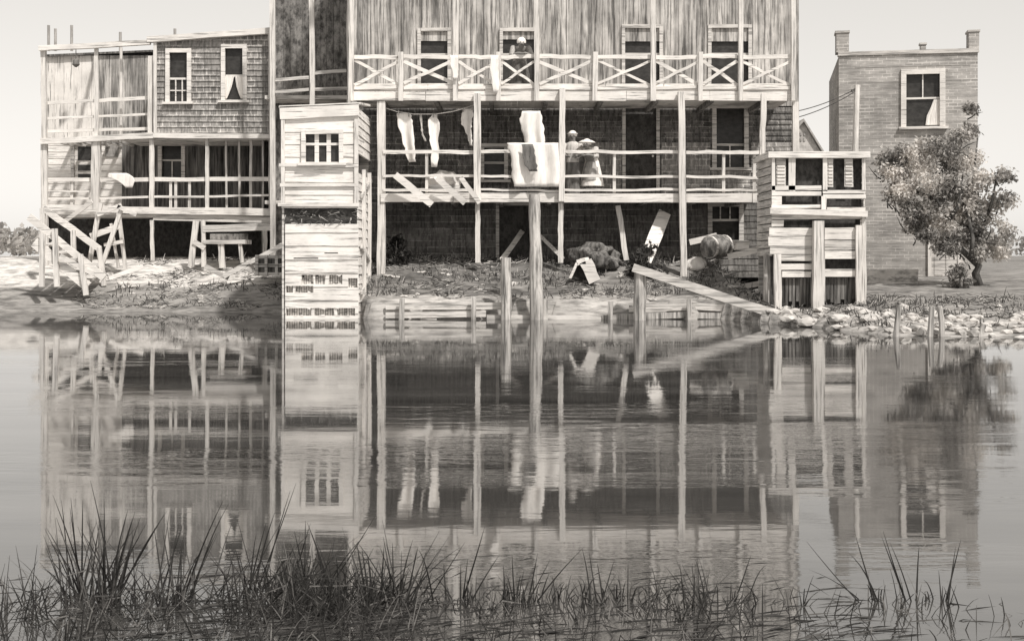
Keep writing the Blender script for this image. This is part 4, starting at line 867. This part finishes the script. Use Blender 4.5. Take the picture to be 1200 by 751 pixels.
# ------------------------------------------------------------------ people
def person(label, loc, rz, J, clothes, scarf=None, headfwd=(0, -1, 0)):
    """one skinned body from a joint table, with clothing as children; J holds the pose in local metres (facing -y)"""
    o = thing('person', label, 'person', loc, rz)
    names = ['pelvis', 'belly', 'chest', 'neck', 'head', 'crown']
    V, E, Rr = [], [], []
    def add(p, r, par=None):
        V.append(Vector(p)); Rr.append(r)
        if par is not None: E.append((par, len(V) - 1))
        return len(V) - 1
    pel = add(J['pelvis'], .135); bel = add(J['belly'], .12, pel); ch = add(J['chest'], .14, bel)
    nk = add(J['neck'], .055, ch); hd = Vector(J['head'])
    jaw = add(hd + Vector((0, -.01, -.06)), .07, nk); sk = add(hd + Vector((0, .01, .03)), .095, jaw); tp = add(hd + Vector((0, .015, .085)), .075, sk)
    add(hd + Vector((0, -.115, -.02)), .016, jaw)
    for s in (-1, 1):
        S = 'l' if s < 0 else 'r'
        sh = add(J['shoulder_' + S], .058, ch); el = add(J['elbow_' + S], .042, sh); wr = add(J['wrist_' + S], .030, el)
        w_ = Vector(J['wrist_' + S]); d = Vector(J['hand_' + S]).normalized(); pa = add(w_ + d * .06, .034, wr)
        side = d.cross(Vector((0, 0, 1))).normalized() if abs(d.z) < .9 else Vector((1, 0, 0))
        for f in range(4):
            off = side * (f - 1.5) * .021; k1 = add(w_ + d * .105 + off, .0095, pa); add(w_ + d * (.15 + .012 * (1 - abs(f - 1.4))) + off * 1.05 + Vector((0, 0, -.018)), .008, k1)
        t1 = add(w_ + d * .055 - side * .045, .011, pa); add(w_ + d * .10 - side * .055, .009, t1)
        hp = add(J['hip_' + S], .085, pel); kn = add(J['knee_' + S], .055, hp); an = add(J['ankle_' + S], .038, kn); add(Vector(J['ankle_' + S]) + Vector((0, -.14, -.045)), .032, an)
    me = bpy.data.meshes.new('body'); me.from_pydata([tuple(v) for v in V], E, [])
    b = bpy.data.objects.new('body', me); COL.objects.link(b); b.parent = o; me.materials.append(M['skin'])
    md = b.modifiers.new('skin', 'SKIN'); md.use_smooth_shade = True
    lay = me.skin_vertices[0] if me.skin_vertices else None
    for i, r in enumerate(Rr): lay.data[i].radius = (r, r); lay.data[i].use_root = (i == 0)
    sd = b.modifiers.new('sub', 'SUBSURF'); sd.levels = 1; sd.render_levels = 2
    for name, mat, rings in clothes:                     # rings: (centre, rx, ry)
        m = MB(); n = 20; i0 = 0; g_ = []
        for q, (c, rx, ry) in enumerate(rings):
            g_.append([Vector(c) + Vector((rx * math.cos(2 * math.pi * k / n) * (1 + .09 * math.sin(6 * 2 * math.pi * k / n + q) * (1 if name in ('skirt', 'apron') and q < 2 else .4)), ry * math.sin(2 * math.pi * k / n), 0)) for k in range(n)])
        for ra, rb in zip(g_, g_[1:]):
            for k in range(n): l = (k + 1) % n; m.quad(ra[k], ra[l], rb[l], rb[k])
        m.build(name, mat, o, smooth=True, local=True, weld=True)
    for S in ('l', 'r'):
        m = MB(); a, e, w_ = Vector(J['shoulder_' + S]), Vector(J['elbow_' + S]), Vector(J['wrist_' + S])
        m.tube([a + (a - e).normalized() * .02, a.lerp(e, .5), e, e.lerp(w_, .4)], [.08, .068, .06, .052], 10).build('sleeve', clothes[0][1], o, smooth=True, local=True)
    for s in (-1, 1):
        MB().tube([hd + Vector((s * .035, -.098, .012)), hd + Vector((s * .035, -.088, .012))], .011, 6).build('eye', 'hair', o, local=True)
    MB().tube([hd + Vector((-.03, -.088, -.062)), hd + Vector((.03, -.088, -.062))], .008, 5).build('mouth', 'hair', o, local=True)
    m = MB(); n = 14; g_ = []
    for a in range(7):
        t = a / 6 * math.pi * .62; g_.append([hd + Vector((0, .03, .035)) + Vector((.118 * math.sin(t) * math.cos(2 * math.pi * k / n), .125 * math.sin(t) * math.sin(2 * math.pi * k / n), .118 * math.cos(t))) for k in range(n)])
    for ra, rb in zip(g_, g_[1:]):
        for k in range(n): l = (k + 1) % n; m.quad(ra[k], ra[l], rb[l], rb[k])
    m.build(*(scarf or ('hair', 'hair')), o, smooth=True, local=True, weld=True)
    if scarf and scarf[0] == 'sunhat': MB().tube([hd + Vector((0, .02, .045)), hd + Vector((0, .02, .06)), hd + Vector((0, .02, .11))], [.225, .215, .12], 16).build('brim', scarf[1], o, smooth=True, local=True)
    if scarf and scarf[0] == 'cap':
        MB().tube([hd + Vector((0, -.02, .055)), hd + Vector((0, -.02, .065))], [.15, .14], 14).build('brim', scarf[1], o, smooth=True, local=True)
    return o
legs = dict(hip_l=(-.09, 0, .86), hip_r=(.09, 0, .86), knee_l=(-.10, -.02, .47), knee_r=(.10, -.02, .47), ankle_l=(-.10, .01, .08), ankle_r=(.10, .01, .08))
stand = dict(legs, pelvis=(0, 0, .93), belly=(0, 0, 1.08), chest=(0, 0, 1.28), neck=(0, -.01, 1.44), head=(0, -.03, 1.57), shoulder_l=(-.19, 0, 1.36), shoulder_r=(.19, 0, 1.36),
             elbow_l=(-.24, -.08, 1.10), elbow_r=(.24, -.10, 1.10), wrist_l=(-.12, -.28, 1.03), wrist_r=(.12, -.28, 1.03), hand_l=(.5, -1, -.1), hand_r=(-.5, -1, -.1))
person('person standing on the lower gallery in a white cap and white shirt behind the rail', (X(671, 32.95), 32.95, zd1), R(-8), stand,
       [('shirt', 'cotton', [((0, 0, .86), .17, .13), ((0, 0, .98), .165, .13), ((0, 0, 1.15), .165, .135), ((0, 0, 1.30), .19, .14), ((0, 0, 1.40), .16, .11), ((0, -.01, 1.44), .075, .075)]),
        ('trousers', 'cloth_dark', [((0, 0, .10), .19, .10), ((0, 0, .5), .19, .11), ((0, 0, .90), .175, .135)])], ('cap', 'cloth'))
bend = dict(legs, pelvis=(0, .05, .92), belly=(0, -.05, 1.05), chest=(0, -.22, 1.17), neck=(0, -.34, 1.25), head=(0, -.43, 1.33), shoulder_l=(-.19, -.26, 1.22), shoulder_r=(.19, -.26, 1.22),
            elbow_l=(-.27, -.42, 1.02), elbow_r=(.27, -.42, 1.02), wrist_l=(-.10, -.55, 1.06), wrist_r=(.10, -.55, 1.06), hand_l=(1, -.3, -.1), hand_r=(-1, -.3, -.1))
person('person in a pale dress and wide white sunhat, bending over the lower gallery rail', (X(693, 33.0), 33.0, zd1), R(-20), bend,
       [('blouse', 'cotton', [((0, .05, .92), .17, .14), ((0, -.03, 1.03), .17, .14), ((0, -.16, 1.15), .20, .15), ((0, -.27, 1.24), .17, .11), ((0, -.34, 1.27), .075, .07)]),
        ('skirt', 'cloth', [((0, .03, .30), .30, .26), ((0, .03, .6), .25, .22), ((0, .05, .95), .175, .145)]), ('apron', 'cloth_mid', [((0, -.09, .45), .20, .15), ((0, -.06, .7), .19, .16), ((0, -.01, .93), .14, .10)])], ('sunhat', 'cloth'))
person('person in a light headscarf leaning on the upper gallery railing', (X(609, 33.0), 33.0, zd2), R(6), bend,
       [('blouse', 'cloth_mid', [((0, .05, .92), .17, .14), ((0, -.03, 1.03), .17, .14), ((0, -.16, 1.15), .20, .15), ((0, -.27, 1.24), .17, .11), ((0, -.34, 1.27), .075, .07)]),
        ('skirt', 'cloth_dark', [((0, .03, .30), .28, .24), ((0, .03, .6), .24, .21), ((0, .05, .95), .175, .145)])], ('headscarf', 'cloth'))

# ------------------------------------------------------------------ litter on the banks, grass of the near bank
rnd = random.Random(5); m = MB()
def sliver(m, c, d, wd, tone): q = Vector((-d.z, .2 * d.z, d.x)); q = (q.normalized() if q.length > 1e-4 else Vector((1, 0, 0))) * wd; m.quad(c - q, c + q, c + d + q * .4, c + d - q * .4, tone)
for k in range(12000):
    x = rnd.uniform(-12, 12); y = lerp_table(x, EDGE) + rnd.uniform(.15, 4.6) * (1.8 if x > 6 else 1)
    if noise.noise((x * .9, y * 1.4, 21)) < .02: continue
    z = ground_z(x, y)
    if z < .04 or (X(330, TY) - .1 < x < X(420, TY) + .1 and TY - .1 < y < TB): continue
    L_ = rnd.uniform(.05, .22) * (1.5 if rnd.random() < .06 else 1); a = rnd.uniform(-.4, .4) if rnd.random() < .8 else rnd.uniform(-1.5, 1.5)
    d = Vector((math.cos(a) * L_ * rnd.choice((-1, 1)), rnd.uniform(-.1, .1), abs(math.sin(a)) * L_ * .8 + .01))
    sliver(m, Vector((x, y, z + rnd.uniform(0, .03))), d, rnd.uniform(.005, .012), rnd.choice((.04, .05, .07, .10, .16, .3, .5, .6)))
mw = MB()
for k in range(8200):
    x = rnd.uniform(-11, 12.5); d0 = rnd.uniform(.35, 4.4) * (1.7 if x > 6 else 1); y = lerp_table(x, EDGE) + d0
    if noise.noise((x * .8, y * 1.1, 11)) < -.02 or (x < -5.3 and d0 > 2.2): continue
    z = ground_z(x, y)
    if z < .06 or (X(326, TY) < x < X(424, TY) and y < TB + .2): continue
    h_ = rnd.uniform(.05, .2) * (1.6 if rnd.random() < .12 else 1); a = rnd.gauss(0, .7); side = Vector((.011, 0, 0))
    b0 = Vector((x, y, z - .02)); t0 = b0 + Vector((math.sin(a) * h_, rnd.uniform(-.05, .05), math.cos(a) * h_)); mid0 = b0.lerp(t0, .55) + Vector((0, 0, .02))
    tn = rnd.choice((.035, .05, .07, .10, .16, .28, .42)); mw.quad(b0 - side, b0 + side, mid0 + side * .8, mid0 - side * .8, tn); mw.poly([mid0 - side * .8, mid0 + side * .8, t0], tn)
tag(mw.build('weeds', 'grassblade', tone=True), kind='stuff')
li = m.build('litter', 'litter', tone=True); tag(li, kind='stuff')
m = MB()
for k in range(190):
    x = rnd.uniform(5.6, 12); y = lerp_table(x, EDGE) + abs(rnd.gauss(0, 1.4)) + .05; r = rnd.uniform(.04, .15); z = ground_z(x, y)
    bm = bmesh.new(); bmesh.ops.create_icosphere(bm, subdivisions=1, radius=r)
    i = len(m.v); s = Vector((rnd.uniform(.7, 1.4), rnd.uniform(.7, 1.3), rnd.uniform(.4, .8)))
    for v in bm.verts: m.v.append(Vector((x, y, z + r * .2)) + Vector((v.co.x * s.x, v.co.y * s.y, v.co.z * s.z)) * rnd.uniform(.8, 1.15)); m.t.append(.5)
    for f in bm.faces: m.f.append(tuple(i + v.index for v in f.verts))
    bm.free()
for k in range(130):
    x = rnd.uniform(-11, 5.4); y = lerp_table(x, EDGE) + rnd.uniform(.3, 4.2); r = rnd.uniform(.03, .10); z = ground_z(x, y)
    if X(326, TY) < x < X(424, TY) and y < TB + .2: continue
    bm = bmesh.new(); bmesh.ops.create_icosphere(bm, subdivisions=1, radius=r); i = len(m.v); s = Vector((rnd.uniform(.8, 1.7), rnd.uniform(.7, 1.3), rnd.uniform(.35, .7)))
    for v in bm.verts: m.v.append(Vector((x, y, z + r * .1)) + Vector((v.co.x * s.x, v.co.y * s.y, v.co.z * s.z)) * rnd.uniform(.8, 1.15)); m.t.append(.5)
    for f in bm.faces: m.f.append(tuple(i + v.index for v in f.verts))
    bm.free()
tag(m.build('rubble', 'rock'), kind='stuff')

def blade(m, base, tip, wd, bend_, tone, n=6):
    base = Vector(base); tip = Vector(tip); ax = tip - base; side = Vector((1, .15, 0)) if abs(ax.z) > abs(ax.x) * .4 else Vector((0, .2, 1)); side.normalize()
    prev = None
    for k in range(n + 1):
        t = k / n; c = base.lerp(tip, t) + Vector((0, 0, 1)) * bend_ * math.sin(math.pi * t) ; w_ = wd * (1 - t) ** .7 + .0006
        cur = (c - side * w_, c + side * w_)
        if prev: m.quad(prev[0], prev[1], cur[1], cur[0], tone)
        prev = cur
def bz(px, py): 
    Y = F * EYE / (py - HZ); return Vector((X(px, Y), Y, 0))
def tuft(label, bpx, bpy, spread, tips, extra, seed, hmax=125, wd=.0042):
    r_ = random.Random(seed); b = bz(bpx, bpy); Y = b.y; b.z = max(ground_z(b.x, Y), -.04) - .02; m = MB()
    for tx, ty in tips:
        bb = b + Vector((r_.gauss(0, spread * .35), r_.gauss(0, .04), 0)); t = P(tx, ty, Y + r_.uniform(-.08, .08))
        blade(m, bb, t, wd * r_.uniform(.8, 1.2), r_.uniform(-.01, .05), r_.uniform(.022, .04))
    for k in range(int(extra * .9)):
        bb = b + Vector((r_.gauss(0, spread), r_.gauss(0, .07), 0)); a = r_.gauss(.12, .6); L_ = r_.uniform(.3, 1) * hmax * Y / F
        blade(m, bb, bb + Vector((math.sin(a) * L_, r_.uniform(-.1, .05), math.cos(a) * L_)), wd * r_.uniform(.5, 1.05), r_.uniform(0, .05), r_.choice((.022, .03, .04, .07, .12)))
    o = m.build('grass_tuft', 'grassblade', tone=True); tag(pivot(o), label, 'grass tuft', 'tufts of tall grass on the near bank')
tuft('dense dark grass tuft of long upright blades at the left edge of the near bank', 95, 702, .06, [(62, 580), (72, 586), (83, 583), (97, 586), (66, 606), (82, 595), (54, 618), (58, 635), (110, 640), (50, 665), (55, 650)], 34, 1)
tuft('dark grass tuft fanning to the right, beside the leftmost tuft', 128, 708, .05, [(106, 563), (122, 584), (150, 597), (158, 600), (192, 603), (196, 598), (165, 605), (172, 612), (155, 608)], 36, 2)
tuft('thin tuft with two tall blades arching to the right, third from the left', 205, 706, .07, [(262, 585), (268, 590), (190, 620), (210, 612), (215, 628), (180, 615), (240, 640)], 40, 3)
tuft('grass tuft with the tallest blade of all, arching right towards the privy reflection', 290, 704, .08, [(347, 566), (340, 575), (322, 600), (300, 625), (275, 640), (312, 612)], 44, 4)
tuft('thick matted grass tuft with fine crossed blades, under the privy reflection', 372, 704, .12, [(358, 610), (366, 626), (440, 604), (430, 625), (345, 622), (360, 612)], 80, 5, 75)
tuft('very dark short clump of broad blades, right of the matted tuft', 438, 706, .04, [(410, 640), (418, 636), (424, 642), (430, 648), (450, 640)], 40, 6, 60, .006)
tuft('open grass tuft of slender fanning blades, just right of the darkest clump', 470, 706, .06, [(452, 635), (445, 640), (460, 636), (484, 632), (490, 640), (500, 645), (476, 655)], 34, 7)
tuft('sparse grass tuft with one long blade leaning right, at mid bank', 535, 706, .07, [(568, 617), (540, 660), (548, 655), (520, 660), (585, 650)], 36, 8, 60)
tuft('bristly tuft of short crossed blades right of the middle of the near bank', 612, 706, .09, [(600, 650), (630, 648), (645, 655), (590, 662), (685, 640)], 48, 9, 55)
tuft('low matted tuft of thin blades between the middle and the right clear stretch', 705, 704, .12, [(682, 642), (690, 645), (700, 660), (720, 655), (736, 660)], 60, 10, 50)
tuft('faint low tuft of thin blades left of the tall sparse right-hand blades', 850, 708, .16, [(815, 655), (880, 650), (900, 660)], 44, 11, 45)
tuft('four sparse arching blades leaning left near the right end of the near bank', 1030, 706, .05, [(945, 634), (948, 667), (1002, 625), (995, 648)], 8, 12, 50)
tuft('slim tuft of a few thin blades, second from the right end', 1072, 706, .06, [(1033, 628), (1043, 636), (1035, 622), (1077, 640)], 10, 13, 60)
tuft('single arching grass stems at the far right of the near bank', 1104, 706, .04, [(1126, 632), (1120, 640), (1100, 668)], 8, 14, 55)
m = MB()
for k in range(5200):
    x = rnd.uniform(-2.7, 2.7); dens = lerp_table(x, [(-2.7, .2), (-2.0, .55), (-1.5, 1), (-.1, 1), (.5, .6), (.9, .35), (1.2, .12), (2.7, .07)])
    if rnd.random() > dens * (.1 + 1.5 * max(0, .4 + noise.noise((x * 2.6, 1.7, 4)))): continue
    y = rnd.uniform(4.78, 5.62)
    if y < 5.15 and rnd.random() < .45: continue
    z = max(ground_z(x, y), -.02) - .01
    a = rnd.gauss(.2, .85); L_ = rnd.uniform(.04, .15) + (.16 * max(0, noise.noise((x * 1.7, 8.1, 2)) + .2) if y > 5.1 else 0)
    L_ *= 1.35 if x < -.2 else 1
    tn = rnd.choice((.02, .025, .03, .04, .05, .08, .16)); b0 = Vector((x, y, z)); t0 = b0 + Vector((math.sin(a) * L_, rnd.uniform(-.05, .05), math.cos(a) * L_)); wd_ = rnd.uniform(.0014, .0034)
    blade(m, b0, t0, wd_, rnd.uniform(0, .025), tn, 3)
    if rnd.random() < .22: blade(m, b0.lerp(t0, .72) + Vector((0, 0, .012)), b0.lerp(t0, .72) + Vector((rnd.choice((-1, 1)) * L_ * rnd.uniform(.3, .7), 0, -L_ * rnd.uniform(-.1, .5))), wd_ * .8, 0, tn, 2)
for k in range(1700):  # dark slivers laid on the water stand in for shadows and reflections
    x = rnd.uniform(-2.4, 1.9); dens = lerp_table(x, [(-2.4, .1), (-1.7, .3), (-1.3, 1), (-.6, .9), (-.2, .5), (.3, .45), (1.2, .4), (1.9, .1)])
    if rnd.random() > dens * (.3 + 1.2 * max(0, .5 + noise.noise((x * 2.1, 6.7, 4)))): continue
    y = 5.15 + abs(rnd.gauss(0, .5)) - .2; L_ = rnd.uniform(.05, .22); a = rnd.gauss(0, .25)
    c = Vector((x, y, max(.004, ground_z(x, y) + .005))); d = Vector((L_ * math.cos(a), L_ * math.sin(a), rnd.uniform(0, .02))); q = Vector((0, .006, .0015))
    m.quad(c - q, c + d * .5 - q, c + d, c + d * .5 + q, rnd.choice((.02, .03, .05, .08)))
tag(m.build('grass', 'grassblade', tone=True), kind='stuff')
print('objects', len(bpy.data.objects))
